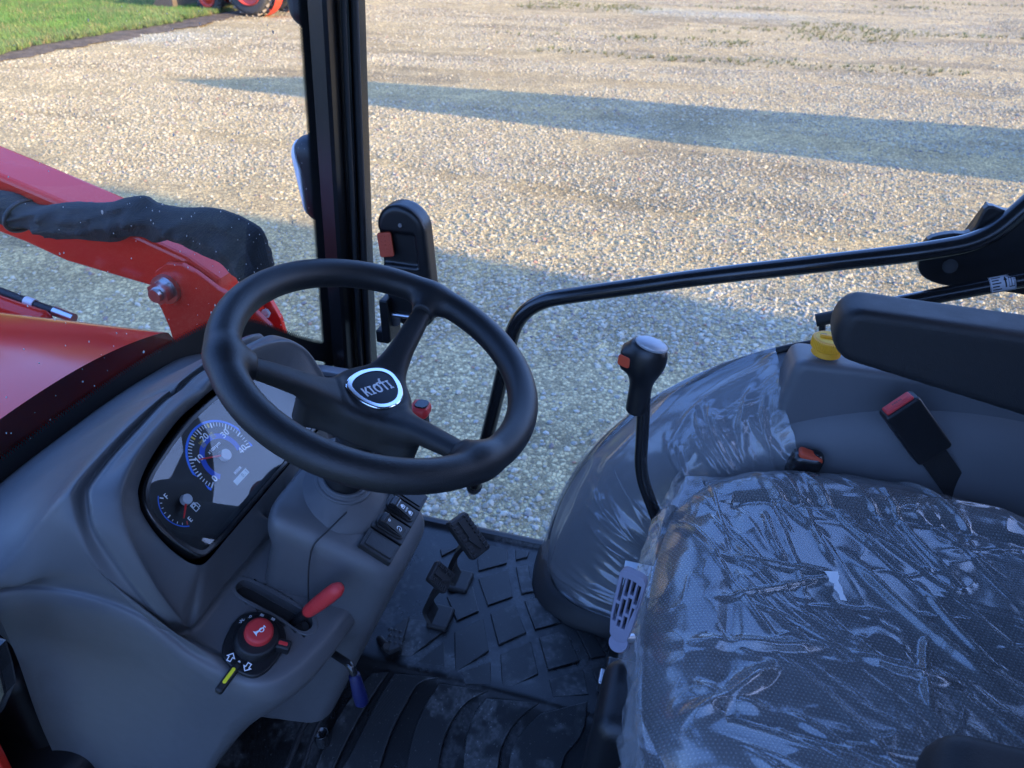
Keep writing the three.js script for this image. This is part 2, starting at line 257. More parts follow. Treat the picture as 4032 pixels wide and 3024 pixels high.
function scatter(name, label, zones, mate, k) {
  const list = [], C = V(0.34, 0, 0.67);
  for (const [r0, r1, dens, s0, s1] of zones) {
    const N = Math.round(dens * (r1 * r1 - r0 * r0) / 2 * 1.65);
    for (let i = 0; i < N; i++) {
      const r = Math.sqrt(mix(r0 * r0, r1 * r1, rnd())), a = -0.262 + rr(-0.86, 0.78), x = C.x + Math.sin(a) * r, z = C.z - Math.cos(a) * r, q = rnd(), s = s0 + (s1 - s0) * q * q * q * q, t0 = rnd(), t1 = rnd(), t2 = rnd(), t3 = rnd();
      const worn = fbm(x * 0.22 + 9, z * 0.85 + 0.1 * x, 4);                                 // packed bare patches carry fewer loose stones
      if (x < edgeX(z) + 0.75 * t3 * t3 + 0.02 || t0 > (0.15 + 1.3 * sstep(0.38, 0.62, worn)) * (1 - 0.80 * sstep(0.15, 0.7, onTrack(x, z)))) continue;
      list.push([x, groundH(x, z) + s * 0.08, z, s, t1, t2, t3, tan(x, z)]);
    }
  }
  const m = new THREE.InstancedMesh(stoneGeo(k), mate, list.length), o = new THREE.Object3D(), c = new THREE.Color();
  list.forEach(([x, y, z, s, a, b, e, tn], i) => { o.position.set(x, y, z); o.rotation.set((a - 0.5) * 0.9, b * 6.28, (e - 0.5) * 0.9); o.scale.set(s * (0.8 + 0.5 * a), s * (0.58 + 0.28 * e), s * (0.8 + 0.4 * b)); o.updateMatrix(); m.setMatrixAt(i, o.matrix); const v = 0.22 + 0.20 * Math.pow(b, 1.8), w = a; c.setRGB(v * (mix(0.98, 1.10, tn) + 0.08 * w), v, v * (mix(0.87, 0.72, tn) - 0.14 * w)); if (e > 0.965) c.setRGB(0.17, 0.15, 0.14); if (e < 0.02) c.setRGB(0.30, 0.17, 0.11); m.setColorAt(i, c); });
  m.name = name; m.castShadow = m.receiveShadow = true; m.userData = { kind: 'stuff', label, category: 'gravel' }; scene.add(m); return m;
}
M.stone = mat(lin(1, 1, 1), 0.85, { flatShading: true, side: THREE.FrontSide });
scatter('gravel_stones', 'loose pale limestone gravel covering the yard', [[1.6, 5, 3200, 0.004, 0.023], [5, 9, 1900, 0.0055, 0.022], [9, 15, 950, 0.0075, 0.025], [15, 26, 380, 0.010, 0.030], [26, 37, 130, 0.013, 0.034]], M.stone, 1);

// grass verge with its bare soil edge
const grassT = tex(512, (u, v) => { const n = 0.5 * tnoise(u * 30, v * 30, 30, 1) + 0.5 * tnoise(u * 110, v * 110, 110, 2), m = tnoise(u * 5, v * 5, 5, 6); return [0.26 + 0.16 * n + 0.10 * m, 0.36 + 0.16 * n + 0.03 * m, 0.10 + 0.06 * n]; });
M.lawn = mat(lin(0.8, 0.8, 0.8), 1, { map: rep(grassT, 0.5), side: THREE.FrontSide });
const soilT = tex(512, (u, v) => { const [a, b] = tworley(u * 40, v * 40, 40, 9), n = tnoise(u * 12, v * 12, 12, 3); const s = 0.28 + 0.14 * n + 0.10 * clamp((b - a) * 2, 0, 1); return [s * 1.02, s * 0.95, s * 0.86]; });
M.soil = mat(lin(0.85, 0.74, 0.58), 1, { map: rep(soilT, 0.6), bumpMap: rep(gravelB, 0.7), bumpScale: 0.02, side: THREE.FrontSide });
{
  const zs = []; for (let z = -4; z > -30; z -= 0.12) zs.push(z); for (let z = -30; z > -200; z -= 5) zs.push(z);
  const strip = (fa, fb, hgt, n) => { const P = zs.map(z => Array.from({ length: n }, (_, i) => { const x = mix(fa(z), fb(z), i / (n - 1)); return new THREE.Vector3(x, hgt(x, z, i / (n - 1)), z); })); const g = gridGeo(P), p = g.attributes.position, uv = g.attributes.uv, ix = g.index.array; for (let i = 0; i < p.count; i++) uv.setXY(i, p.getX(i), p.getZ(i)); for (let i = 0; i < ix.length; i += 3) { const t = ix[i]; ix[i] = ix[i + 1]; ix[i + 1] = t; } g.computeVertexNormals(); return g; };
  struct('soil_edge', strip(z => edgeX(z) + 0.25 + 0.75 * fbm(z * 1.1, 2) + 0.3 * (fbm(z * 5, 6) - 0.5), z => edgeX(z) - 0.3, (x, z, t) => Math.max(groundH(x, z), -0.005) + 0.012 + 0.05 * Math.sin(Math.PI * t) * fbm(x * 4, z * 4), 16), M.soil);
  struct('lawn', strip(z => edgeX(z) + 0.02, () => -120, (x, z, t) => (t === 0 ? 0.02 : 0.055), 12), M.lawn);
  const cl = []; for (let k = 0; k < 6; k++) { const a = k * 1.05 + 0.3, w = 0.006, h = 0.7 + 0.3 * ((k * 37) % 10) / 10, lx = Math.cos(a), lz = Math.sin(a); const b = new THREE.BufferGeometry(); b.setAttribute('position', new THREE.Float32BufferAttribute([lx * 0.02 - lz * w, 0, lz * 0.02 + lx * w, lx * 0.02 + lz * w, 0, lz * 0.02 - lx * w, lx * 0.06, 0.09 * h, lz * 0.06], 3)); b.computeVertexNormals(); cl.push(b); }
  const blade = merge(cl); const list = []; const C = V(0.34, 0, 0.67);
  for (let i = 0; i < 130000; i++) { const r = Math.sqrt(rr(14 * 14, 34 * 34)), a = -0.262 + rr(-0.75, -0.10), x = C.x + Math.sin(a) * r, z = C.z - Math.cos(a) * r; if (x < edgeX(z) + 0.05 * rnd()) list.push([x, z, rnd(), rnd(), rnd()]); }
  const m = new THREE.InstancedMesh(blade, mat(lin(1, 1, 1), 0.8), list.length), o = new THREE.Object3D(), c = new THREE.Color();
  list.forEach(([x, z, a, b, e], i) => { o.position.set(x, 0.05, z); o.rotation.set((a - 0.5) * 0.5, b * 6.28, (e - 0.5) * 0.5); o.scale.setScalar(0.8 + 0.9 * a); o.updateMatrix(); m.setMatrixAt(i, o.matrix); const pt = fbm(x * 0.5, z * 0.5, 12), dr = sstep(0.5, 0.7, pt) * 0.6 + 0.5 * sstep(-0.9, -0.1, x - edgeX(z)); c.setRGB((0.055 + 0.05 * b) * (1 + 0.9 * dr) * (0.65 + 0.7 * fbm(x * 1.3, z * 1.3, 15)), (0.120 + 0.06 * a) * (1 + 0.2 * dr) * (0.65 + 0.7 * fbm(x * 1.3, z * 1.3, 15)), (0.022 + 0.02 * e) * (1 + dr)); if (e > 0.93) c.setRGB(0.30, 0.23, 0.10); m.setColorAt(i, c); });
  m.name = 'grass_blades'; m.castShadow = m.receiveShadow = true; m.userData = { kind: 'stuff', label: 'short green grass on the verge beyond the gravel', category: 'grass' }; scene.add(m);
}
// the workshop behind, whose long shadow lies over the machine and the near gravel; metal sheet walls with ribs
M.sheet = mat(lin(0.46, 0.45, 0.43), 0.5, fine); M.sheetRoof = mat(lin(0.30, 0.31, 0.33), 0.45, fine);
{
  const b = thing('workshop_building', 'large ribbed metal workshop building standing behind the machine, out of view', 'building', null, [16, 0, 8]);
  const x0 = 9, x1 = 20, z0 = -1.4, z1 = 19, h = 6.2;
  part('wall', merge([box(0.2, h, z1 - z0, x0 + 0.1, h / 2, (z0 + z1) / 2, 0.01), box(x1 - x0 - 0.4, h, 0.2, (x0 + x1) / 2, h / 2, z0 + 0.1, 0.01), box(x1 - x0 - 0.4, h, 0.2, (x0 + x1) / 2, h / 2, z1 - 0.1, 0.01), box(0.2, h, z1 - z0, x1 - 0.1, h / 2, (z0 + z1) / 2, 0.01)]), M.sheet, b);
  const ribs = []; for (let z = z0 + 0.3; z < z1; z += 0.6) ribs.push(box(0.05, h - 0.1, 0.08, x0 - 0.02, h / 2, z, 0.01)); part('wall_ribs', merge(ribs), M.sheet, b).userData.kind = 'stuff';
  part('roof', put(new THREE.ExtrudeGeometry(shapeOf([[z0 - 0.0, h], [(z0 + z1) / 2, h + 2.6], [z1 + 0.3, h], [z1 + 0.3, h + 0.16], [(z0 + z1) / 2, h + 2.78], [z0 - 0.0, h + 0.16]]), { depth: x1 - x0 + 0.6, bevelEnabled: false }), new THREE.Matrix4().makeBasis(V(0, 0, 1), V(0, 1, 0), V(-1, 0, 0)).setPosition(x1 + 0.3, 0, 0)), M.sheetRoof, b);
  part('door', box(0.06, 4.2, 4.4, x0 - 0.06, 2.1, 6, 0.02), M.white, b);
  // added unseen shed-shaped block, its profile cut to throw the second, tapering shadow band
  const s = thing('shed_shadow_caster', 'unseen shed shaped block added along the yard to cast the tapering shadow band', 'shed', null, [8.5, 0, -8.3]);
  part('wall', put(new THREE.ExtrudeGeometry(shapeOf([[-7.3, 0], [-7.3, 3.6], [-7.5, 3.82], [-8.6, 3.38], [-9.96, 0.74], [-10.3, 0]]), { depth: 2.6, bevelEnabled: false }), new THREE.Matrix4().makeBasis(V(0, 0, 1), V(0, 1, 0), V(-1, 0, 0)).setPosition(9.8, 0, 0)), M.sheet, s);
  part('door', box(0.05, 2.0, 0.9, 7.16, 1.0, -8.0, 0.01), M.white, s);
}

{
  // far-off wood closing the yard, above the view; it shows as dark reflections in the bonnet
  const leaf = new THREE.IcosahedronGeometry(1, 0), N = 2600, m = new THREE.InstancedMesh(leaf, mat(lin(1, 1, 1), 0.95, { flatShading: true }), N), o = new THREE.Object3D(), c = new THREE.Color();
  for (let i = 0; i < N; i++) { const a = rr(3.2, 4.4), tr = Math.floor(a * 14), R = 42 + 6 * hash3(tr, 1, 2) + rr(-2.5, 2.5), h = (10 + 6 * hash3(tr, 5, 1)), y = 0.5 + h * Math.pow(rnd(), 0.8), s = rr(0.5, 1.3); o.position.set(Math.cos(a) * R, y, Math.sin(a) * R); o.rotation.set(rnd() * 3, rnd() * 3, rnd() * 3); o.scale.set(s * 1.2, s * 0.8, s); o.updateMatrix(); m.setMatrixAt(i, o.matrix); const v = 0.5 + 0.7 * rnd(); c.setRGB(0.075 * v, 0.072 * v, 0.026 * v); m.setColorAt(i, c); }
  m.name = 'distant_wood'; m.castShadow = m.receiveShadow = true; m.userData = { kind: 'stuff', label: 'distant belt of trees closing the far side of the yard', category: 'wood' }; scene.add(m);
}

{
  // thin weeds coming up through the gravel on the far side
  const cl = []; for (let k = 0; k < 7; k++) { const a = k * 0.9, w = 0.006, h = 0.05 + 0.05 * ((k * 37) % 10) / 10, lx = Math.cos(a), lz = Math.sin(a), b = new THREE.BufferGeometry(); b.setAttribute('position', new THREE.Float32BufferAttribute([-lz * w, 0, lx * w, lz * w, 0, -lx * w, lx * 0.07, h, lz * 0.07], 3)); b.computeVertexNormals(); cl.push(b); }
  const list = []; for (let k = 0; k < 26000 && list.length < 2600; k++) { const x = rr(-6, 13), z = rr(-34, -14); if (fbm(x * 0.35, z * 0.9, 44) > 0.60 + 0.05 * rnd() || rnd() < 0.004) list.push([x, z, rnd(), rnd()]); }
  const m = new THREE.InstancedMesh(merge(cl), mat(lin(1, 1, 1), 0.85), list.length), o = new THREE.Object3D(), c = new THREE.Color();
  list.forEach(([x, z, a, b], i) => { o.position.set(x, (z > -25.9 && x < 6.9 ? groundH(x, z) : -0.01), z); o.rotation.set(0, a * 6.28, 0); o.scale.setScalar(0.5 + 0.8 * b); o.updateMatrix(); m.setMatrixAt(i, o.matrix); c.setRGB(0.10 + 0.08 * a, 0.11 + 0.05 * b, 0.04); m.setColorAt(i, c); });
  m.name = 'gravel_weeds'; m.castShadow = m.receiveShadow = true; m.userData = { kind: 'stuff', label: 'thin low weeds growing through the far gravel', category: 'weeds' }; scene.add(m);
}

// ---------- the cab shell: pillars, roof, windscreen ----------
const wsX = (z, y) => -0.572 + 0.17 * Math.pow(Math.min(1, Math.abs(z) / 0.6), 2.6) + (y - 1.4) * 0.075;
const wsBase = z => 1.53 - 0.17 * Math.pow(sstep(0.34, 0.62, Math.abs(z)), 1.0);
{
  const cab = thing('cab_frame', 'black steel cab frame with a roof and a wide right front pillar', 'cab frame', null, [0, 0.95, 0]);
  // front pillars: a broad face with a raised inner flange and door seal grooves
  for (const s of [-1, 1]) {
    const prof = [[-0.380, -0.560], [-0.372, -0.552], [-0.312, -0.546], [-0.300, -0.552], [-0.286, -0.585], [-0.262, -0.592], [-0.258, -0.600], [-0.258, -0.655], [-0.366, -0.655], [-0.384, -0.640]];
    const rows = []; for (const [y, dx] of [[0.98, -0.055], [1.2, -0.046], [1.40, -0.040], [1.75, -0.018], [2.1, 0.006], [2.40, 0.03]]) rows.push([...prof, prof[0]].map(([x, z]) => V(-0.365 + (x + 0.38) * 0.50 + dx, y, -s * z)));
    part('front_pillar', toCreasedNormals(gridGeo(rows), 0.5), M.blackGloss, cab);
    part('pillar_seal', merge([tube([[-0.352, 0.99, s * 0.60], [-0.338, 1.4, s * 0.60], [-0.316, 1.75, s * 0.60], [-0.292, 2.1, s * 0.60], [-0.270, 2.38, s * 0.60]], 0.007, 30, 8), tube([[-0.362, 0.99, s * 0.58], [-0.348, 1.4, s * 0.58], [-0.326, 1.75, s * 0.58], [-0.302, 2.1, s * 0.58], [-0.270, 2.38, s * 0.58]], 0.0045, 30, 8)]), M.rubber, cab);
  }
  for (const s of [-1, 1]) part('rear_pillar', toCreasedNormals(gridGeo([[0.98, 0.03], [1.6, 0], [2.4, -0.05]].map(([y, d]) => [[1.06, 0.60], [1.15, 0.60], [1.16, 0.68], [1.05, 0.68], [1.06, 0.60]].map(([x, z]) => V(x + d, y, s * z)))), 0.5), M.blackGloss, cab);
  part('roof', box(1.92, 0.15, 1.44, 0.36, 2.475, 0, 0.05), M.dashDark, cab);
  part('headliner', box(1.72, 0.02, 1.26, 0.36, 2.388, 0, 0.008), M.dashDark, cab);
  part('rear_beam', box(0.08, 0.10, 1.24, 1.14, 1.52, 0, 0.02), M.blackGloss, cab);
  // foot of the right pillar and the cross rail under the screen, with its bright bracket
  part('pillar_foot', merge([box(0.05, 0.09, 0.10, -0.345, 1.335, -0.50, 0.01), box(0.20, 0.36, 0.05, -0.40, 1.16, -0.585, 0.012)]), M.black, cab);
  part('bracket', box(0.07, 0.012, 0.026, -0.385, 1.388, -0.515, 0.003), M.silver, cab);
  part('door_sill', merge([box(0.78, 0.05, 0.045, 0.10, 0.953, -0.535, 0.012), box(0.78, 0.012, 0.018, 0.10, 0.983, -0.53, 0.004)]), M.black, cab);
  // latch striker on the pillar
  const st = part('striker_bracket', merge([box(0.02, 0.10, 0.06, -0.275, 1.50, -0.598, 0.004), box(0.03, 0.03, 0.06, -0.285, 1.46, -0.60, 0.004)]), M.blackSatin, cab);
  part('striker_bolt', cyl([-0.262, 1.512, -0.585], [-0.222, 1.512, -0.585], 0.005), M.steel, st);
  part('striker_plate', cyl([-0.262, 1.50, -0.60], [-0.262, 1.50, -0.585], 0.017, 0.017), M.steel, st);

  // windscreen: one curved pane with a printed black border that breaks into dots
  const w = thing('windscreen', 'curved front windscreen with a dotted black border and dried drops', 'windscreen', null, [-0.5, 1.5, 0]);
  const zs = []; for (let i = 0; i <= 48; i++) zs.push(mix(0.585, -0.585, i / 48));
  const sheet = (fy0, fy1, off, n) => gridGeo(Array.from({ length: n + 1 }, (_, k) => zs.map(z => { const y = mix(fy0(z), fy1(z), k / n); return V(wsX(z, y) + off, y, z); })));
  part('glass_pane', sheet(wsBase, () => 2.40, 0, 24), M.glass, w);
  const dots = canvasTex(512, 128, (g, W2, H2) => { g.fillStyle = '#000'; g.fillRect(0, 0, W2, H2); g.fillStyle = '#fff'; g.fillRect(0, 26, W2, H2 - 26); for (let r = 0; r < 3; r++) for (let c = 0; c < 32; c++) { const rad = 7.2 - r * 2.6; g.beginPath(); g.arc((c + (r % 2) * 0.5) * 16 + 4, 22 - r * 9.5, rad, 0, 7); g.fill(); if (c === 0) { g.beginPath(); g.arc((c + (r % 2) * 0.5) * 16 + 4 + 512, 22 - r * 9.5, rad, 0, 7); g.fill(); } } });
  dots.wrapS = THREE.RepeatWrapping; dots.colorSpace = THREE.NoColorSpace;
  const frit = mat(lin(0.010, 0.010, 0.011), 0.6, { alphaMap: dots, transparent: true });
  const strip = (pts) => { const g = gridGeo(pts), uv = g.attributes.uv, C = pts[0].length, R = pts.length; let L = 0; const u = [0]; for (let j = 1; j < C; j++) { L += pts[0][j].distanceTo(pts[0][j - 1]); u.push(L); } for (let i = 0; i < R; i++) for (let j = 0; j < C; j++) uv.setXY(i * C + j, u[j] / 0.16, i / (R - 1)); return g; };
  const bottom = [0, 0.33, 0.66, 1].map(t => zs.map(z => { const y = wsBase(z) - 0.002 + t * 0.060; return V(wsX(z, y) + 0.003, y, z); }));
  part('printed_border', strip(bottom), frit, w);
  for (const s of [-1, 1]) { const ys = []; for (let i = 0; i <= 40; i++) ys.push(mix(1.36, 2.4, i / 40)); part('printed_border', strip([0, 0.33, 0.66, 1].map(t => ys.map(y => { const z = s * (0.585 - 0.030 * t); return V(wsX(z, y) + 0.003, y, z); }))), frit, w); }
  // dried water drops and dust specks on the outside
  const drop = new THREE.SphereGeometry(1, 8, 6), list = [];
  const dropAt = (z, y, s, e) => list.push([wsX(z, y) - 0.0012, y, z, s, e]);
  for (let i = 0; i < 420; i++) { const z = rr(-0.56, 0.25), y = rr(1.5, 2.3); dropAt(z, y, rr(0.0004, 0.0013) * (rnd() < 0.06 ? 2 : 1), rr(1, 1.6)); }
  for (let i = 0; i < 100; i++) { const z = rr(-0.56, -0.40), y = rr(1.5, 1.95); dropAt(z, y, rr(0.0005, 0.0014), rr(1, 2)); }
  const dm = new THREE.InstancedMesh(drop, mat(lin(0.62, 0.62, 0.6), 0.35), list.length), o = new THREE.Object3D();
  list.forEach(([x, y, z, s, e], i) => { o.position.set(x, y, z); o.rotation.set(rr(-0.5, 0.5), 0, 0); o.scale.set(0.0004, s * e, s); o.updateMatrix(); dm.setMatrixAt(i, o.matrix); });
  dm.name = 'dried_drops'; dm.userData.kind = 'stuff'; w.updateMatrixWorld(true); dm.applyMatrix4(w.matrixWorld.clone().invert()); w.add(dm);
  // maker's print in the lower right corner of the pane
  const stamp = canvasTex(256, 256, (g) => { g.clearRect(0, 0, 256, 256); g.fillStyle = '#000'; g.fillRect(0, 0, 256, 256); g.strokeStyle = g.fillStyle = '#fff'; g.lineWidth = 5; g.font = 'bold 26px sans-serif'; g.beginPath(); g.arc(180, 70, 24, 0, 7); g.stroke(); g.fillText('M', 169, 80); g.beginPath(); g.moveTo(160, 22); g.lineTo(178, 10); g.lineTo(178, 34); g.fill(); g.beginPath(); g.moveTo(204, 22); g.lineTo(184, 10); g.lineTo(184, 34); g.fill(); g.font = '20px sans-serif'; for (let r = 0; r < 4; r++) g.fillText(['TEMPERED', 'AS-2 M110', '43R-00', 'GLASS'][r], 20, 120 + r * 34); });
  stamp.colorSpace = THREE.NoColorSpace;
  const sg = gridGeo([0, 0.5, 1].map(t => [0, 0.5, 1].map(u => { const z = mix(-0.40, -0.47, u), y = mix(1.40, 1.475, t); return V(wsX(z, y) + 0.0025, y, z); }))); { const uv = sg.attributes.uv; for (let i = 0; i < 9; i++) uv.setXY(i, (i % 3) / 2, Math.floor(i / 3) / 2); }
  part('glass_stamp', sg, mat(lin(0.02, 0.02, 0.02), 0.6, { alphaMap: stamp, transparent: true }), w);
}

// ---------- outside, ahead of the windscreen: bonnet, loader, lamp ----------
{
  const h = thing('bonnet', 'glossy red bonnet in front of the windscreen', 'bonnet', null, [-1.4, 1.2, 0]);
  const rows = []; for (let i = 0; i <= 36; i++) { const t = i / 36, x = mix(-0.588, -2.35, t), yc = 1.612 - 0.07 * t - 0.22 * Math.pow(Math.max(0, t - 0.55), 2) * 3, w = 0.315 - 0.05 * t * t; rows.push(Array.from({ length: 49 }, (_, j) => { const a = (j / 48 - 0.5) * 2, s = Math.sign(a), q = Math.abs(a); let z, y; if (q < 0.7) { z = w * (q / 0.7) * 0.94; y = yc - 0.042 * Math.pow(q / 0.7, 2.2); } else { const k = (q - 0.7) / 0.3; z = w * (0.94 + 0.06 * Math.sin(Math.min(1, k * 3) * Math.PI / 2)) + 0.03 * k; y = yc - 0.042 - 0.036 * Math.min(1, k * 3) - 0.42 * k * k - 0.04 * k; } return V(x, y, s * z); })); }
  part('bonnet_skin', gridGeo(rows), M.red, h);
  part('engine_bay_side', merge([box(1.7, 0.72, 0.46, -1.42, 0.86, 0, 0.03), box(0.9, 0.5, 0.56, -0.95, 0.80, 0, 0.03)]), M.black, h);
}
{
  // right loader: the arm seen beyond the screen, its post and pivot bolts
  const L = thing('front_loader', 'red front loader arm with a bolted pivot post beyond the windscreen', 'loader', null, [-0.8, 0.8, -0.62]);
  const zn = -0.56, zf = -0.68;
  const side = [[-1.3319,1.7746,-0.56],[-1.1737,1.7295,-0.56],[-1.015,1.6821,-0.56],[-0.854,1.6324,-0.56],[-0.7355,1.5921,-0.56],[-0.6651,1.5465,-0.56],[-0.6774,1.4948,-0.56],[-0.8381,1.5017,-0.56],[-1.0715,1.5363,-0.56],[-1.1744,1.5706,-0.56],[-1.2392,1.5868,-0.56],[-1.4025,1.6419,-0.56]];
  const beam = (pts, z0, z1, name, bev = 0.006) => part(name, ext(shapeOf(pts.map(p => [p[0], p[1]])), Math.abs(z1 - z0), bev, 3).translate(0, 0, Math.min(z0, z1)), M.red, L);
  beam(side, zn, zf, 'arm_beam', 0.012);
  const post = [[-0.8334,1.5047,-0.555],[-0.8065,1.5585,-0.555],[-0.7723,1.5817,-0.555],[-0.7341,1.5834,-0.555],[-0.7049,1.5698,-0.555],[-0.6571,1.5364,-0.555],[-0.5887,1.5103,-0.555],[-0.5407,1.4601,-0.555],[-0.5022,1.3457,-0.555],[-0.5491,1.0612,-0.555],[-0.8651,0.9876,-0.555],[-0.8117,1.3419,-0.555],[-0.8113,1.4124,-0.555],[-0.8198,1.462,-0.555]];
  beam(post, -0.54, -0.555, 'post_plate', 0.003);
  beam([[-0.7575,1.5317,-0.69],[-0.6777,1.4945,-0.69],[-0.6331,1.447,-0.69],[-0.6119,1.3974,-0.69],[-0.6049,1.3283,-0.69],[-0.6197,1.098,-0.69],[-0.8572,1.0491,-0.69],[-0.8088,1.4265,-0.69]], -0.70, -0.685, 'post_plate', 0.003);
  part('post_web', ext(shapeOf([[-0.7123,1.5204,-0.62],[-0.6603,1.4807,-0.62],[-0.6444,1.4103,-0.62],[-0.6808,1.1334,-0.62],[-0.7665,1.1158,-0.62],[-0.7157,1.3991,-0.62]]), 0.11, 0.004).translate(0, 0, -0.685), M.red, L);
  const bolt = (p, r) => { const b = part('pivot_bolt', merge([cyl(p, [p[0], p[1], p[2] + 0.012], r * 1.25, r * 1.25, 28), cyl([p[0], p[1], p[2] + 0.012], [p[0], p[1], p[2] + 0.034], r, r, 6), cyl([p[0], p[1], p[2] + 0.034], [p[0], p[1], p[2] + 0.046], r * 0.62, r * 0.55, 20)]), M.steel, L); return b; };
  bolt([-0.7855,1.5206,-0.54], 0.027); 
  part('pivot_bolt', merge([cyl([-0.6493,1.4056,-0.685], [-0.6311,1.4208,-0.66], 0.012, 0.012, 6), cyl([-0.6311,1.4208,-0.66], [-0.6225,1.4308,-0.645], 0.007)]), M.steel, L);

  // fabric sleeve round the hoses along the arm
  const S = thing('hose_sleeve', 'black woven hose sleeve lying slack along the loader arm', 'hose sleeve', null, [-0.9, 1.5, -0.58]);
  M.sleeve = mat(lin(0.020, 0.021, 0.022), 0.85, { bumpMap: rep(tex(128, (u, v) => 0.5 + 0.25 * Math.sin(u * 50.27) + 0.25 * Math.sin(v * 50.27), false), 22), bumpScale: 0.0008 });
  const top = [[-1.2317,1.7016,-0.53],[-1.1541,1.7043,-0.53],[-1.0921,1.6806,-0.53],[-1.0649,1.6804,-0.53],[-0.9808,1.6986,-0.53],[-0.8679,1.7106,-0.53],[-0.8251,1.725,-0.53],[-0.7727,1.7334,-0.53],[-0.7559,1.7225,-0.53],[-0.6962,1.7181,-0.53],[-0.6182,1.7255,-0.53],[-0.5717,1.719,-0.53],[-0.5327,1.7041,-0.53],[-0.5115,1.689,-0.53],[-0.5064,1.6499,-0.53],[-0.5045,1.6092,-0.53]];
  const bot = [[-1.2649,1.6338,-0.53],[-1.1822,1.6431,-0.53],[-1.1427,1.628,-0.53],[-1.1074,1.6332,-0.53],[-1.0537,1.6166,-0.53],[-0.9654,1.6207,-0.53],[-0.9107,1.6209,-0.53],[-0.8646,1.6265,-0.53],[-0.8228,1.6462,-0.53],[-0.7921,1.6478,-0.53],[-0.7637,1.6387,-0.53],[-0.7208,1.649,-0.53],[-0.6696,1.6295,-0.53],[-0.6276,1.6181,-0.53],[-0.5901,1.5872,-0.53],[-0.5525,1.5817,-0.53]];
  const rows = resample(top, 90).map((t, i, A) => { const b = resample(bot, 90)[i]; const c = t.clone().add(b).multiplyScalar(0.5), r = t.distanceTo(b) / 2, up = t.clone().sub(b).normalize(); return Array.from({ length: 25 }, (_, k) => { const a = k / 24 * Math.PI * 2, w = 1 + 0.5 * (fbm(i * 0.16, Math.cos(a) * 1.6 + 3, Math.sin(a) * 1.6) - 0.5) + 0.16 * Math.pow(1 - Math.abs(2 * noise(i * 0.42 + Math.cos(a) * 2, Math.sin(a) * 3, 9) - 1), 3) + 0.55 * Math.pow(1 - Math.abs(2 * noise(i * 0.13 + Math.sin(a) * 1.4, Math.cos(a) * 2.2 + 5, 3) - 1), 3); return c.clone().addScaledVector(up, Math.cos(a) * r).add(V(0, 0, Math.sin(a) * Math.min(r, 0.034) * w)); }); });
  part('sleeve', gridGeo(rows), M.sleeve, S);
  part('cable_tie', tube([...Array(13).keys()].map(k => { const c = [-1.1144,1.6549,-0.53], a = k / 12 * Math.PI * 2; return [c[0] + 0.006 * Math.cos(a), c[1] + 0.031 * Math.cos(a), c[2] + 0.048 * Math.sin(a)]; }), 0.005, 40, 6, false, false), M.black, S);
  part('sleeve_hem', tube([top[top.length - 1], [(top[15][0] + bot[15][0]) / 2, (top[15][1] + bot[15][1]) / 2, -0.50], bot[15]], 0.004, 16, 6), M.sleeve, S);

  // hydraulic hose and ram tube low behind the bonnet
  const H = thing('hydraulic_hose', 'black hydraulic hose with a white printed sleeve behind the bonnet', 'hose', null, [-1.0828,1.4816,-0.45]);
  part('hose', tube([[-1.2599,1.5198,-0.45],[-1.1647,1.4997,-0.45],[-1.0948,1.4833,-0.45],[-1.0187,1.4679,-0.45]], 0.0095, 30, 12), M.rubber, H);
  part('printed_sleeve', cyl([-1.0992,1.4849,-0.45], [-1.0757,1.4803,-0.45], 0.0112), mat(lin(0.75, 0.75, 0.76), 0.6), H);
  part('crimp_fitting', cyl([-1.0266,1.4702,-0.45], [-0.9783,1.459,-0.45], 0.012, 0.011), M.steel, H);
  solo('loader_ram_tube', tube([[-1.2793,1.5189,-0.42],[-1.1414,1.4826,-0.42],[-1.0361,1.4628,-0.42]], 0.022, 20, 16), M.red, 'red round ram tube low beside the bonnet', 'ram tube');
}
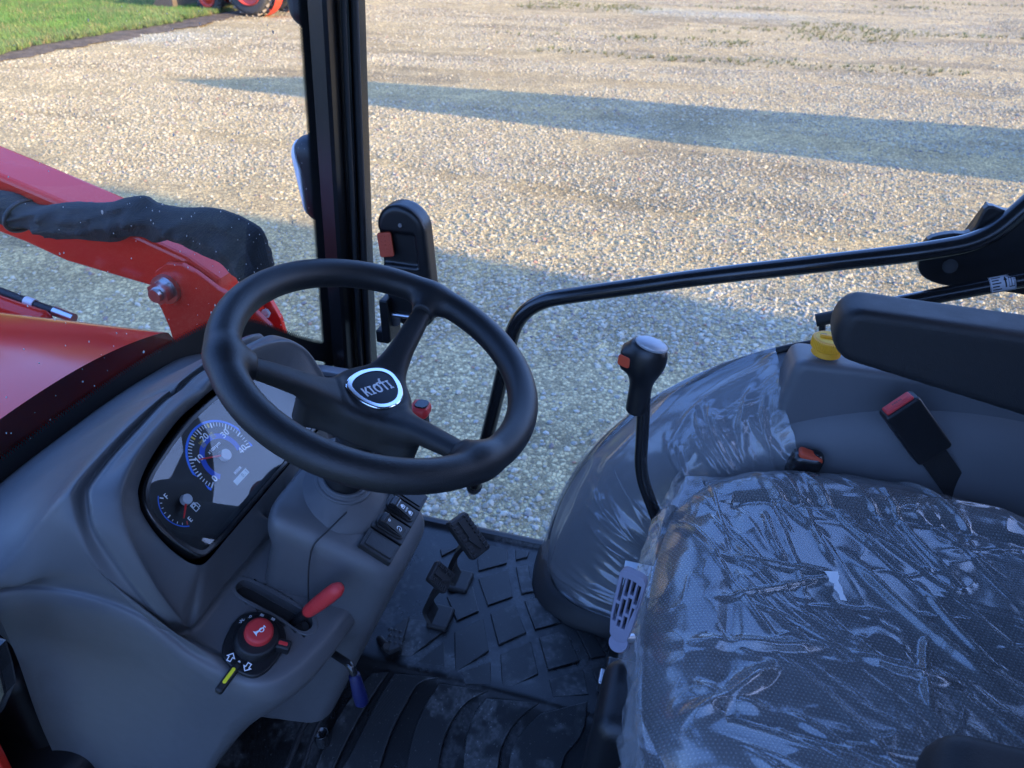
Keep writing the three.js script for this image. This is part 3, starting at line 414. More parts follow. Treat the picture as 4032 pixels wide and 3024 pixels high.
{
  // side lamp hung outside the pillar
  const P = thing('side_lamp', 'black backed lamp with a clear lens hung outside the front pillar', 'lamp', null, [-0.5118,1.7304,-0.74]);
  const A = [-0.4941,1.7879,-0.74], B = [-0.4883,1.6802,-0.74], c = [-0.4858,1.7371,-0.74], lo = [c[0] - 0.10, c[1] - 0.14, c[2] - 0.08], hi = [c[0] + 0.10, c[1] + 0.14, c[2] + 0.08];
  const body = (x, y, z) => smax(sdCap(x, y, z, [A[0], A[1], c[2]], [B[0], B[1], c[2]], 0.044, 0.040), Math.abs(z - c[2]) - 0.040, 0.02), cutP = (x, y) => -(x - A[0]) * 0.95 - (y - A[1]) * 0.20 - 0.020 - 0.9 * Math.max(0, A[1] - 0.03 - y) * 0.3;
  part('shell', net((x, y, z) => smax(body(x, y, z), cutP(x, y), 0.006), lo, hi, 0.004), M.black, P);
  part('lens', net((x, y, z) => smax(body(x, y, z) - 0.0015, -cutP(x, y) + 0.0005, 0.003), lo, hi, 0.004), mat(lin(0.78, 0.79, 0.80), 0.22), P);
  part('lamp_stalk', bentTube([[c[0] + 0.04, c[1] - 0.02, c[2]], [c[0] + 0.07, c[1] - 0.03, c[2] + 0.03], [c[0] + 0.09, c[1] - 0.03, c[2] + 0.07]], 0.012, 0.03), M.blackSatin, P);
  const m = thing('wing_mirror', 'black wing mirror back at the top edge beside the pillar', 'mirror', null, [-0.4929,2.0835,-0.78]);
  const d = [-0.4646,2.1559,-0.78];
  part('mirror_shell', net((x, y, z) => sdBox(x - d[0] + (y - d[1]) * 0.12, y - d[1], z - d[2], 0.034, 0.115, 0.09, 0.032), [d[0] - 0.09, d[1] - 0.16, d[2] - 0.12], [d[0] + 0.09, d[1] + 0.16, d[2] + 0.12], 0.006), M.black, m);
  part('mirror_arm', tube([d, [d[0] + 0.06, d[1] + 0.06, d[2] + 0.04], [d[0] + 0.14, d[1] + 0.05, -0.66]], 0.011, 20, 10), M.blackGloss, m);
}

// ---------- steering wheel ----------
const planeM = ([ex, ez, n, o]) => new THREE.Matrix4().makeBasis(V(ex), V(ez).negate(), V(n)).setPosition(V(o));   // local x = ex, y = -(second axis), z = normal
const WC = [0, 1.78, 0], WT = 20.5 * Math.PI / 180, wN = V(Math.sin(WT), Math.cos(WT), 0), wX = V(Math.cos(WT), -Math.sin(WT), 0);
const wheelM = new THREE.Matrix4().makeBasis(wX, wN, V(0, 0, 1)).setPosition(V(WC));
{
  const w = thing('steering_wheel', 'black three spoke steering wheel above the instrument dashboard', 'steering wheel', null, WC);
  const A = [140.5, 268.3, 27.2].map(d => d * Math.PI / 180), dir = A.map(a => [Math.cos(a), Math.sin(a)]);
  const rimF = (x, y, z) => { const r = Math.hypot(x, z); let d = Math.hypot(r - 0.18, y * 1.03) - 0.0193; for (const [c, s] of dir) d = smin(d, sdCap(x, y, z, [c * 0.176, -0.002, s * 0.176], [c * 0.146, -0.013, s * 0.146], 0.0165, 0.0150), 0.020); for (const [c, s] of dir) d = smax(d, 0.1445 - (x * c + z * s) - 10 * Math.max(0, Math.hypot(x - c * 0.145, z - s * 0.145) - 0.04), 0.002); return d; };
  part('rim', boxUV(put(net(rimF, [-0.206, -0.036, -0.206], [0.206, 0.026, 0.206], 0.0031), wheelM)), M.wheel, w);
  const hubF = (x, y, z) => {
    let d2 = Math.hypot(x, z) - 0.050; for (const [c, s] of dir) d2 = smin(d2, sdCap(x, 0, z, [0, 0, 0], [c * 0.078, 0, s * 0.078], 0.026, 0.014), 0.03);
    let hub = smax(d2, Math.abs(y + 0.076) - 0.028, 0.014);
    for (const [c, s] of dir) { const a = x * c + z * s, b = -x * s + z * c, t = clamp((a - 0.045) / 0.105, 0, 1), hy = mix(-0.062, -0.0135, Math.pow(t, 0.85)); const q = smax(smax(Math.abs(b) - mix(0.019, 0.0135, t), Math.abs(y - hy) - mix(0.015, 0.0115, t), 0.014), Math.max(0.04 - a, a - 0.148), 0.003); hub = smin(hub, q, 0.014); }
    return hub;
  };
  part('hub', boxUV(put(net(hubF, [-0.16, -0.115, -0.16], [0.16, 0.012, 0.16], 0.0029), wheelM)), M.hub, w);
  // badge
  const bs = [[-0.0296,0.0194],[-0.0335,0.0031],[-0.029,-0.0177],[-0.02,-0.033],[-0.0074,-0.0429],[0.0071,-0.0432],[0.023,-0.0314],[0.0331,-0.0166],[0.0369,0.0017],[0.0316,0.0184],[0.0209,0.0291],[0.0051,0.0326],[-0.0118,0.0299]];
  const pl = new THREE.Matrix4().makeBasis(wX, V(0, 0, -1), wN).setPosition(V(WC).addScaledVector(wN, -0.0475));
  const out = bs.map(([x, z]) => [x, -z]), cx = out.reduce((a, p) => a + p[0], 0) / out.length, cy = out.reduce((a, p) => a + p[1], 0) / out.length, sc = k => out.map(([x, y]) => [cx + (x - cx) * k, cy + (y - cy) * k]);
  const ringS = smoothShape(out, 72); ringS.holes.push(new THREE.Path(smoothShape(sc(0.86), 72).getPoints()));
  const bd = part('badge_ring', put(ext(ringS, 0.0065, 0.0022, 4).translate(0, 0, -0.002), pl), M.chrome, w);
  const bt = canvasTex(512, 512, (g) => {
    g.fillStyle = '#05070d'; g.fillRect(0, 0, 512, 512); g.save(); g.translate(256, 262); g.fillStyle = '#dfe3e6';
    g.save(); g.scale(0.78, 1.0); g.font = 'bold 158px sans-serif'; g.textAlign = 'center'; g.fillText('KIOTI', 0, 62); g.restore();
    g.beginPath(); [[0, -34], [22, -34], [26, -60], [62, -62], [74, -84], [84, -100], [96, -104], [110, -94], [100, -90], [92, -74], [90, -52], [104, -34], [92, -34], [80, -50], [44, -48], [36, -34], [20, -34], [6, -30], [-14, -10], [-18, -16]].forEach(([x, y], i) => i ? g.lineTo(x, y) : g.moveTo(x, y)); g.fill(); g.restore();
  });
  const fg = new THREE.ShapeGeometry(smoothShape(sc(0.88), 72)); { const p = fg.attributes.position, uv = fg.attributes.uv; const R = 0.034; for (let i = 0; i < p.count; i++) { const x = p.getX(i) - cx, y = p.getY(i) - cy; const u = 0.466 * (x + 0.001) + 0.885 * y, v = -0.885 * x + 0.466 * y; uv.setXY(i, 0.5 + u / (2 * R), 0.5 + v / (2 * R)); } }
  part('badge_face', put(fg.translate(0, 0, 0.0035), pl), mat(0xffffff, 0.18, { map: bt, specularIntensity: 0.5 }), bd);
  part('column_shaft', put(new THREE.CylinderGeometry(0.026, 0.029, 0.15, 36).translate(0, -0.165, 0), wheelM), M.black, w);
}

// ---------- dashboard ----------
const dash = thing('dashboard', 'charcoal moulded dashboard console with a hooded instrument recess', 'dashboard', null, [-0.3, 1.3, 0]);
const shelfF = [[0.9359,-0.3522,0],[-0.0353,-0.0937,0.995],[0.3505,0.9312,0.1001],[-0.145,1.42,0.15]], topF = [[0.866,-0.5,0],[0,0,1],[0.5,0.866,0],[-0.084,1.555,0]], cluF = [[0.6,-0.8,0],[0,0,1],[0.8,0.6,0],[-0.2,1.545,0]];
const shelfM = planeM(shelfF), topM = planeM(topF), cluM = planeM(cluF);
const slotOut = [[-0.0596,-0.0327],[-0.0625,-0.0414],[-0.0579,-0.052],[-0.0476,-0.054],[-0.0062,-0.0523],[0.0384,-0.05],[0.0539,-0.0455],[0.0601,-0.0359],[0.0566,-0.0246],[0.0466,-0.0212],[0.0176,-0.025],[-0.0188,-0.0267],[-0.0479,-0.0278]].map(([x, z]) => [x, -z]);
{
  // ring curves from the windscreen foot (0) inwards to the instrument bezel (4); left half, then mirrored
  const C = [
    [[[-0.556, 1.548, 0], [-0.555, 1.548, 0.09], [-0.548, 1.547, 0.18], [-0.535, 1.54, 0.27], [-0.515, 1.52, 0.315], [-0.485, 1.50, 0.285]], [[-0.452, 1.500, 0.240], [-0.3426,1.5216,0.228], [-0.2521,1.5022,0.222], [-0.1895,1.4439,0.22], [-0.1434,1.4124,0.2147], [-0.1205,1.4042,0.2112]], [[-0.0995,1.3977,0.1983], [-0.0829,1.3945,0.1696], [-0.0695,1.395,0.118], [-0.0641,1.3971,0.0797], [-0.06, 1.398, 0.03], [-0.06, 1.398, 0]]],
    [[[-0.505, 1.577, 0], [-0.502, 1.576, 0.09], [-0.485, 1.571, 0.17], [-0.462, 1.560, 0.215], [-0.44, 1.546, 0.235], [-0.425, 1.538, 0.245]], [[-0.405, 1.528, 0.245], [-0.3215,1.5668,0.232], [-0.2478,1.5269,0.226], [-0.1958,1.4682,0.221], [-0.1594,1.4197,0.2035], [-0.1358,1.4111,0.2009]], [[-0.1139,1.4041,0.1894], [-0.099,1.4015,0.161], [-0.0858,1.4018,0.1122], [-0.0821,1.4044,0.0751], [-0.085, 1.408, 0.03], [-0.085, 1.408, 0]]],
    [[[-0.333, 1.667, 0], [-0.3185,1.683,0.0108], [-0.3185,1.6814,0.0778], [-0.3174,1.6749,0.1412], [-0.3168,1.6657,0.1887], [-0.315,1.66,0.2016]], [[-0.3121,1.6511,0.207], [-0.301,1.628,0.2182], [-0.2822,1.5913,0.229], [-0.2495,1.5311,0.2302], [-0.2291,1.4804,0.2212], [-0.2208,1.4431,0.2008]], [[-0.2067,1.4386,0.1931], [-0.1999,1.4428,0.1298], [-0.1924,1.4469,0.0657], [-0.1856,1.4547,0.0091], [-0.182, 1.455, 0.03], [-0.182, 1.455, 0]]],
    [[[-0.321, 1.657, 0], [-0.3218,1.6724,0.0105], [-0.319,1.6687,0.0787], [-0.3144,1.6625,0.1412], [-0.3104,1.6538,0.1812], [-0.3056,1.6458,0.1906]], [[-0.3011,1.6382,0.1973], [-0.2914,1.6219,0.209], [-0.2714,1.5886,0.2171], [-0.2444,1.5375,0.2227], [-0.2229,1.4855,0.2177], [-0.2215,1.4449,0.1964]], [[-0.2111,1.4416,0.1907], [-0.2058,1.4462,0.1295], [-0.1978,1.45,0.0657], [-0.1901,1.4585,0.0095], [-0.186, 1.460, 0.03], [-0.186, 1.460, 0]]],
    [[[-0.309, 1.679, 0], [-0.3046,1.6844,0.0286], [-0.3008,1.6794,0.0945], [-0.2962,1.6732,0.155], [-0.2906,1.6657,0.1928], [-0.2856,1.6591,0.2018]], [[-0.2815,1.6536,0.2073], [-0.2721,1.6378,0.2187], [-0.2544,1.6043,0.2255], [-0.233,1.549,0.2268], [-0.2181,1.4925,0.2178], [-0.2198,1.4466,0.1943]], [[-0.2133,1.4457,0.1902], [-0.2073,1.4519,0.1317], [-0.1996,1.4558,0.0682], [-0.1924,1.4655,0.0126], [-0.19, 1.468, 0.03], [-0.19, 1.468, 0]]],
    [[[-0.300, 1.684, 0], [-0.2979,1.6855,0.0351], [-0.2936,1.6797,0.0999], [-0.2887,1.6733,0.1582], [-0.2836,1.6664,0.1932], [-0.2782,1.6592,0.203]], [[-0.2743,1.654,0.2088], [-0.2656,1.6391,0.2198], [-0.248,1.6057,0.2258], [-0.228,1.5523,0.2269], [-0.2152,1.4953,0.2171], [-0.2175,1.45,0.1942]], [[-0.2123,1.4496,0.1901], [-0.2066,1.4558,0.1325], [-0.1983,1.4615,0.0707], [-0.1913,1.4712,0.0153], [-0.192, 1.474, 0.03], [-0.192, 1.474, 0]]],
    [[[-0.276, 1.688, 0], [-0.275,1.6917,0.0332], [-0.2734,1.6895,0.0874], [-0.2665,1.6804,0.1462], [-0.2569,1.6675,0.1816], [-0.2522,1.6613,0.1911]], [[-0.2486,1.6548,0.1973], [-0.2395,1.6377,0.209], [-0.2283,1.6094,0.2161], [-0.2131,1.5558,0.2199], [-0.2069,1.4975,0.2114], [-0.2142,1.4542,0.1944]], [[-0.2098,1.4541,0.19], [-0.2045,1.4613,0.1336], [-0.1958,1.4688,0.0735], [-0.1893,1.4787,0.0188], [-0.194, 1.482, 0.03], [-0.194, 1.482, 0]]],
    [[[-0.272, 1.683, 0], [-0.2735,1.6847,0.0311], [-0.2718,1.6824,0.085], [-0.2656,1.6741,0.1433], [-0.2564,1.6619,0.1782], [-0.2529,1.6556,0.1864]], [[-0.2498,1.6497,0.1918], [-0.2412,1.6333,0.2017], [-0.2312,1.6033,0.2078], [-0.2157,1.5492,0.2116], [-0.2078,1.4954,0.2055], [-0.2129,1.4581,0.1928]], [[-0.2076,1.4587,0.1894], [-0.2023,1.4669,0.1339], [-0.193,1.4762,0.0755], [-0.1872,1.4862,0.0213], [-0.196, 1.49, 0.03], [-0.196, 1.49, 0]]],
    [[[-0.287, 1.663, 0], [-0.287, 1.663, 0.035], [-0.282, 1.657, 0.085], [-0.275, 1.647, 0.128], [-0.268, 1.636, 0.152], [-0.262, 1.628, 0.160]], [[-0.256, 1.62, 0.167], [-0.240, 1.599, 0.174], [-0.222, 1.575, 0.176], [-0.206, 1.553, 0.172], [-0.199, 1.543, 0.166], [-0.197, 1.538, 0.16]], [[-0.196, 1.536, 0.15], [-0.196, 1.536, 0.12], [-0.196, 1.536, 0.09], [-0.196, 1.536, 0.06], [-0.196, 1.536, 0.03], [-0.196, 1.536, 0]]],
  ];
  const line = segs => [...resample(segs[0], 46), ...resample(segs[1], 60).slice(1), ...resample(segs[2], 76).slice(1)].map(p => p.toArray());
  // resample() spaces points by length, so join segments first point by point
  const S = C.map(segs => { const q = [...segs[0], ...segs[1], ...segs[2]], c = curve(q), n = q.length - 1, out = []; for (let i = 0; i <= 540; i++) out.push(c.getPoint(i / 540)); return out; });
  {
    const L = S[0], n = L.length, q0 = 5.3 / 17, out = L.map((p, j) => { const a = L[Math.max(0, j - 6)], b = L[Math.min(n - 1, j + 6)], t = b.clone().sub(a); const o = V(t.z, 0, -t.x).normalize(); if (o.dot(V(p.x + 0.30, 0, p.z - 0.08)) < 0) o.negate(); return o; });
    const w = j => sstep(q0 - 0.04, q0 + 0.05, j / n), s3 = j => clamp((j / n - q0) / (1 - q0), 0, 1);
    const lev = (dy, o, f) => L.map((p, j) => { const q = p.clone(); q.y -= dy; q.addScaledVector(out[j], o * w(j)); f(q, s3(j), w(j), j); return q; });
    const K1 = lev(0.0045, 0.0055, () => {}), K2 = lev(0.016, 0.0095, () => {}), K3 = lev(0.036, 0.0095, () => {}), K4 = lev(0.16, 0, (q, s, ww) => { q.x -= 0.04 * ww * (1 - s) * (1 - s) + 0.13 * s; q.z = Math.min(q.z, 0.262) * mix(0.72, 0.985, ww); }), K5 = lev(0.35, 0, (q, s, ww) => { q.x -= 0.09 * ww * (1 - s) * (1 - s) + 0.30 * s; q.z = Math.min(q.z, 0.25) * mix(0.6, 0.95, ww); }), K6 = L.map((p, j) => V(p.x - 0.13 * w(j) * Math.pow(1 - s3(j), 2) - 0.42 * s3(j), 0.87, Math.min(p.z, 0.245) * mix(0.6, 0.92, w(j))));
    S.unshift(K6, K5, K4, K3, K2, K1);
  }
  const rows = []; const m = 7;
  for (let k = 0; k < S.length - 1; k++) for (let s = 0; s < (k === S.length - 2 ? m + 1 : m); s++) { const t = s / m; rows.push(S[0].map((_, j) => { const b = S[k][j], c = S[k + 1][j], a = S[k - 1] ? S[k - 1][j] : b.clone().multiplyScalar(2).sub(c), d = S[k + 2] ? S[k + 2][j] : c.clone().multiplyScalar(2).sub(b); const cr = new THREE.CatmullRomCurve3([a, b, c, d], false, 'centripetal'); return cr.getPoint((1 + t) / 3); })); }
  const half = gridGeo(rows);
  // cut the lever slot out of the shelf
  const inv = shelfM.clone().invert(), inside = (x, y) => { let c = false; for (let i = 0, j = slotOut.length - 1; i < slotOut.length; j = i++) { const [xi, yi] = slotOut[i], [xj, yj] = slotOut[j]; if ((yi > y) !== (yj > y) && x < (xj - xi) * (y - yi) / (yj - yi) + xi) c = !c; } return c; };
  const cut = g => { const p = g.attributes.position, ix = g.index.array, o = [], v = new THREE.Vector3(); for (let i = 0; i < ix.length; i += 3) { v.set(0, 0, 0); for (let k = 0; k < 3; k++) { v.x += p.getX(ix[i + k]) / 3; v.y += p.getY(ix[i + k]) / 3; v.z += p.getZ(ix[i + k]) / 3; } v.applyMatrix4(inv); let hit = false; const e = new THREE.Vector3(); for (let k = 0; k < 3; k++) { e.fromBufferAttribute(p, ix[i + k]).applyMatrix4(inv); if (Math.abs(e.z) < 0.02 && inside(e.x, e.y)) hit = true; } if (!hit && !(Math.abs(v.z) < 0.02 && inside(v.x, v.y))) o.push(ix[i], ix[i + 1], ix[i + 2]); } g.setIndex(o); return g; };
  const mirrorG = g => { const q = g.clone(); q.scale(1, 1, -1); const a = q.index.array; for (let i = 0; i < a.length; i += 3) { const t = a[i]; a[i] = a[i + 1]; a[i + 1] = t; } q.computeVertexNormals(); return q; };
  part('dash_moulding', merge([cut(half.clone()), mirrorG(half)]), M.dash, dash);
  // slot lining: rim lip, walls and floor
  const sm = smoothShape(slotOut, 80), big = slotOut.map(([x, y]) => { const c = slotOut.reduce((a, q) => [a[0] + q[0] / slotOut.length, a[1] + q[1] / slotOut.length], [0, 0]); const d = Math.hypot(x - c[0], y - c[1]); return [x + (x - c[0]) / d * 0.0065, y + (y - c[1]) / d * 0.0065]; });
  const lip = smoothShape(big, 80); lip.holes.push(new THREE.Path(sm.getPoints()));
  const sl = part('lever_slot', put(ext(lip, 0.024, 0.0012, 3).translate(0, 0, -0.0225), shelfM), M.dash, dash);
  part('slot_floor', put(new THREE.ShapeGeometry(smoothShape(big, 80)).translate(0, 0, -0.022), shelfM), M.rubber, sl);
  part('front_bulkhead', box(0.03, 0.56, 0.40, -0.55, 1.20, -0.30, 0.01), M.dashDark, dash);
}
{
  // instrument cluster: face, bezel, needles, clear lens
  const I = thing('instrument_cluster', 'glossy black instrument cluster with a blue ringed tachometer and fuel gauge', 'instrument cluster', null, cluF[3]);
  const half = [[0.006, 0.0], [0.006, 0.075], [0.004, 0.140], [-0.0005, 0.156], [-0.020, 0.165], [-0.062, 0.170], [-0.095, 0.163], [-0.115, 0.143], [-0.130, 0.090], [-0.1385, 0.035]];
  const outl = [...half, ...half.slice(1).reverse().map(([e, z]) => [e, -z]), ].map(([e, z]) => [e, -z]);
  outl.splice(half.length, 0, [-0.1395, 0]);
  const sc = k => outl.map(([x, y]) => [-0.066 + (x + 0.066) * k, y * (1 - (1 - k) * 0.45)]);
  const S0 = smoothShape(outl, 140); S0.holes.push(new THREE.Path(smoothShape(sc(0.945), 140).getPoints()));
  part('bezel', put(ext(S0, 0.022, 0.003, 4).translate(0, 0, -0.016), cluM), M.blackGloss, I);
  const K = 1024 / 0.34, Hc = Math.round(0.156 * K);
  const face = canvasTex(1024, Hc, (g, w, h) => {
    const X = z => (0.17 - z) * K, Y = e => (e + 0.145) * K;
    g.fillStyle = '#0b0c0e'; g.fillRect(0, 0, w, h);
    const arc = (cz, ce, r, a0, a1, col, lw) => { g.strokeStyle = col; g.lineWidth = lw; g.beginPath(); g.arc(X(cz), Y(ce), r * K, -a0 * Math.PI / 180, -a1 * Math.PI / 180); g.stroke(); };
    const tick = (cz, ce, r0, r1, a, lw, col = '#f2f4f6') => { const c = Math.cos(a * Math.PI / 180), s = -Math.sin(a * Math.PI / 180); g.strokeStyle = col; g.lineWidth = lw; g.beginPath(); g.moveTo(X(cz) + c * r0 * K, Y(ce) + s * r0 * K); g.lineTo(X(cz) + c * r1 * K, Y(ce) + s * r1 * K); g.stroke(); };
    const txt = (t, z, e, px, col = '#f2f4f6', f = 'sans-serif') => { g.fillStyle = col; g.font = `bold ${px}px ${f}`; g.textAlign = 'center'; g.textBaseline = 'middle'; g.fillText(t, X(z), Y(e)); };
    const tz = 0.0195, te = -0.068;
    const ad = (k) => 202 - 5.575 * k;
    g.fillStyle = '#07080a'; g.beginPath(); g.arc(X(tz), Y(te), 0.058 * K, 0, 7); g.fill();
    arc(tz, te, 0.0530, 203, -22, '#2f7cf0', 11); arc(tz, te, 0.0305, 215, -20, '#114fc0', 24);
    for (let k = 0; k <= 40; k++) tick(tz, te, k % 5 ? 0.0450 : (k % 10 ? 0.0430 : 0.0415), 0.0508, ad(k), k % 5 ? 4 : 7);
    for (const [t, k] of [['0', 0], ['10', 10], ['20', 20], ['30', 30], ['40', 40]]) { const a = ad(k) * Math.PI / 180; txt(t, tz - Math.cos(a) * 0.0360, te - Math.sin(a) * 0.0360, 40); }
    for (const [k, t] of [[17, '540E'], [24, '540']]) { tick(tz, te, 0.0445, 0.0512, ad(k), 8, '#f2d13c'); const a = ad(k) * Math.PI / 180, x = X(tz) + Math.cos(a) * 0.0315 * K, y = Y(te) - Math.sin(a) * 0.0315 * K; g.strokeStyle = g.fillStyle = '#cfb13a'; g.lineWidth = 2; g.strokeRect(x - 9, y - 6, 18, 15); g.beginPath(); g.arc(x, y + 1, 4, 0, 7); g.stroke(); g.font = 'bold 12px sans-serif'; g.fillText(t, x, y - 13); }
    txt('x100rpm', tz, te - 0.0165, 19);
    txt('\u29D6 HOUR', tz - 0.001, te + 0.029, 17); g.fillStyle = '#c9d3cf'; g.fillRect(X(tz) - 46, Y(te + 0.0345), 92, 26); g.fillStyle = '#596a6a'; g.font = 'bold 22px monospace'; g.fillText('0.1', X(tz) + 24, Y(te + 0.0345) + 14);
    const fz = 0.1098, fe = -0.0635;
    g.fillStyle = '#060708'; g.beginPath(); g.arc(X(fz), Y(fe), 0.040 * K, 0, 7); g.fill();
    arc(fz, fe, 0.0335, 236, 126, '#2a6fe0', 5);
    for (let k = 0; k <= 8; k++) tick(fz, fe, k % 4 ? 0.0288 : 0.0265, 0.0318, 130 + k * 12.75, k % 4 ? 3 : 5, k === 8 ? '#d33' : '#f2f4f6');
    txt('F', fz + 0.0125, fe - 0.020, 30); txt('E', fz + 0.0115, fe + 0.0225, 30);
    const px = X(fz - 0.006), py = Y(fe + 0.016); g.strokeStyle = '#e8ecee'; g.lineWidth = 3.5; g.strokeRect(px - 11, py - 16, 20, 32); g.strokeRect(px - 7, py - 12, 12, 10); g.beginPath(); g.moveTo(px + 10, py - 12); g.lineTo(px + 19, py - 4); g.lineTo(px + 19, py + 12); g.lineTo(px + 12, py + 12); g.stroke();
    const hz = -0.0705; g.fillStyle = '#060708'; g.beginPath(); g.arc(X(hz), Y(fe), 0.040 * K, 0, 7); g.fill(); arc(hz, fe, 0.0335, 54, -54, '#2a6fe0', 5); for (let k = 0; k <= 8; k++) tick(hz, fe, k % 4 ? 0.0288 : 0.0265, 0.0318, 50 - k * 12.5, k % 4 ? 3 : 5); txt('H', hz - 0.0125, fe - 0.020, 30); txt('C', hz - 0.0115, fe + 0.0225, 30);
    g.strokeStyle = '#17191c'; g.lineWidth = 4; g.strokeRect(X(0.13), Y(-0.0205), 0.26 * K, 0.018 * K);
  });
  const fg = new THREE.ShapeGeometry(smoothShape(sc(0.97), 140)); { const p = fg.attributes.position, uv = fg.attributes.uv; for (let i = 0; i < p.count; i++) { const e = p.getX(i), z = -p.getY(i); uv.setXY(i, (0.17 - z) * K / 1024, 1 - (e + 0.145) * K / Hc); } }
  part('gauge_face', put(fg.translate(0, 0, -0.012), cluM), mat(0xffffff, 0.55, { map: face }), I);
  const needle = (cz, ce, r, deg) => { const a = deg * Math.PI / 180, dx = -Math.sin(a), dy = Math.cos(a); const nd = part('needle', put(cyl([ce, -cz, -0.0045], [ce + dx * r, -cz + dy * r, -0.0045], 0.0017, 0.0009, 8), cluM), mat(lin(0.75, 0.03, 0.03), 0.4), I); return nd; };
  // in the plane: local x = down the face, local y = to the driver's right
  needle(0.0195, -0.068, 0.0415, 150); needle(0.1098, -0.0635, 0.0255, 213); needle(-0.0705, -0.0635, 0.0255, -50);
  for (const [z, e, r] of [[0.0195, -0.068, 0.0088], [0.1098, -0.0635, 0.0075], [-0.0705, -0.0635, 0.0075]]) part('needle_cap', put(new THREE.CylinderGeometry(r * 0.9, r, 0.006, 28).rotateX(Math.PI / 2).translate(e, -z, -0.005), cluM), M.silver, I);
  const lens = new THREE.ShapeGeometry(smoothShape(sc(0.955), 140)); part('clear_lens', put(lens.translate(0, 0, 0.003), cluM), M.lens, I);
}
{
  // steering column cowl
  const Cw = thing('column_cowl', 'charcoal steering column cowl with a row of rocker switches', 'column cowl', null, [-0.08, 1.2, 0]);
  const f = (x, y, z) => { const e = (x + 0.084) * 0.866 - (y - 1.555) * 0.5, n = (x + 0.084) * 0.5 + (y - 1.555) * 0.866; let d = n + 0.10 * e * e * 4; d = smax(d, ((x - 0.030) * 0.925 - (y - 1.488) * 0.378), 0.03); d = smax(d, (Math.abs(z) + 0.17 * Math.max(0, e + 0.05) - 0.102 + 0.05 * Math.max(0, 1.5 - y)) * 0.97, 0.035); d = smax(d, -(x + 0.150 + 0.35 * Math.max(0, 1.52 - y)), 0.03); d = smax(d, 1.0 - y, 0.01); return d; };
  part('cowl_shell', boxUV(net(f, [-0.36, 0.98, -0.12], [0.075, 1.62, 0.12], 0.0056)), M.dash, Cw);
  const ringG = (R, r, h) => put(new THREE.TorusGeometry(R, r, 14, 64).translate(0, 0, h), new THREE.Matrix4().makeBasis(wX, V(0, 0, -1), wN).setPosition(V(-0.084, 1.552, 0)));
  part('boot_collar', merge([put(new THREE.LatheGeometry([[0.026, 0.030], [0.034, 0.028], [0.042, 0.016], [0.056, 0.008], [0.068, -0.003], [0.070, -0.012]].map(([a, b]) => new THREE.Vector2(a, b)), 60), new THREE.Matrix4().makeBasis(wX, wN, V(0, 0, 1)).setPosition(V(-0.084, 1.552, 0))), ringG(0.031, 0.0032, 0.028), ringG(0.037, 0.003, 0.022)]), M.dash, Cw);
  part('seam', tube([[-0.052, 1.5625, 0.045], [-0.063, 1.556, 0.075], [-0.075, 1.545, 0.0945], [-0.082, 1.52, 0.101], [-0.10, 1.42, 0.0995]], 0.0012, 30, 6), M.rubber, Cw);
  const panel = (z, kind) => {
    const m = topM.clone().multiply(new THREE.Matrix4().makeTranslation(0.086, -z, -0.003));
    if (kind === 'blank') { const b = part('blank_plate', put(ext(roundRect(0.050, 0.032, 0.002), 0.010, 0.001), m), M.black, Cw); part('blank_panel', put(ext(roundRect(0.041, 0.023, 0.0015), 0.0025, 0.0008).translate(0.001, 0, 0.0092), m), M.blackSatin, b); return; }
    const s = part('rocker_switch', put(ext(roundRect(0.051, 0.0325, 0.002), 0.011, 0.001), m), M.black, Cw);
    part('switch_frame', put(ext(roundRect(0.045, 0.0235, 0.008), 0.003, 0.001).translate(0, 0, 0.0102), m), M.blackSatin, s);
    const rk = new THREE.ExtrudeGeometry(shapeOf([[-0.019, 0], [0.019, 0], [0.018, 0.002], [0.002, 0.003], [-0.012, 0.009], [-0.0175, 0.008]]), { depth: 0.0145, bevelEnabled: true, bevelSize: 0.001, bevelThickness: 0.001, bevelSegments: 2 }).translate(0, 0, -0.00725).rotateX(Math.PI / 2);
    part('rocker', put(rk.translate(0, 0, 0.0122), m), M.blackGloss, s);
    const ic = canvasTex(128, 256, (g) => { g.fillStyle = '#060607'; g.fillRect(0, 0, 128, 256); g.strokeStyle = g.fillStyle = '#eef1f3'; g.lineWidth = 8; g.textAlign = 'center'; if (kind === 'auto') { for (const y of [50, 160]) { g.beginPath(); g.arc(64, y, 20, 0.3, 5.6); g.fill(); g.strokeRect(40, y - 30, 48, 30); } g.font = 'bold 28px sans-serif'; g.fillText('AUTO', 64, 108); g.fillText('MANUAL', 64, 222); } else { g.beginPath(); g.arc(64, 60, 28, 0.6, 5.2); g.stroke(); g.beginPath(); g.moveTo(64, 60); g.lineTo(92, 34); g.stroke(); g.beginPath(); g.arc(64, 200, 12, 0, 7); g.stroke(); } });
    const pg = new THREE.PlaneGeometry(0.0150, 0.034).rotateZ(-Math.PI / 2); pg.rotateY(0.20).translate(0.002, 0, 0.0188);
    part('switch_print', put(pg, m), mat(0xffffff, 0.5, { map: ic }), s);
  };
  panel(0.0475, 'blank'); panel(0.0125, 'cruise'); panel(-0.0225, 'auto'); panel(-0.058, 'blank');
  // shuttle lever to the right of the column
  const sh = thing('shuttle_lever', 'red tipped shuttle lever standing right of the steering column', 'lever', null, [-0.05, 1.5, -0.11]);
  part('stalk', bentTube([[-0.10, 1.50, -0.09], [-0.05, 1.57, -0.115], [-0.016,1.6055,-0.125]], 0.008, 0.03), M.black, sh);
  const kc = [-0.0105,1.6242,-0.125];
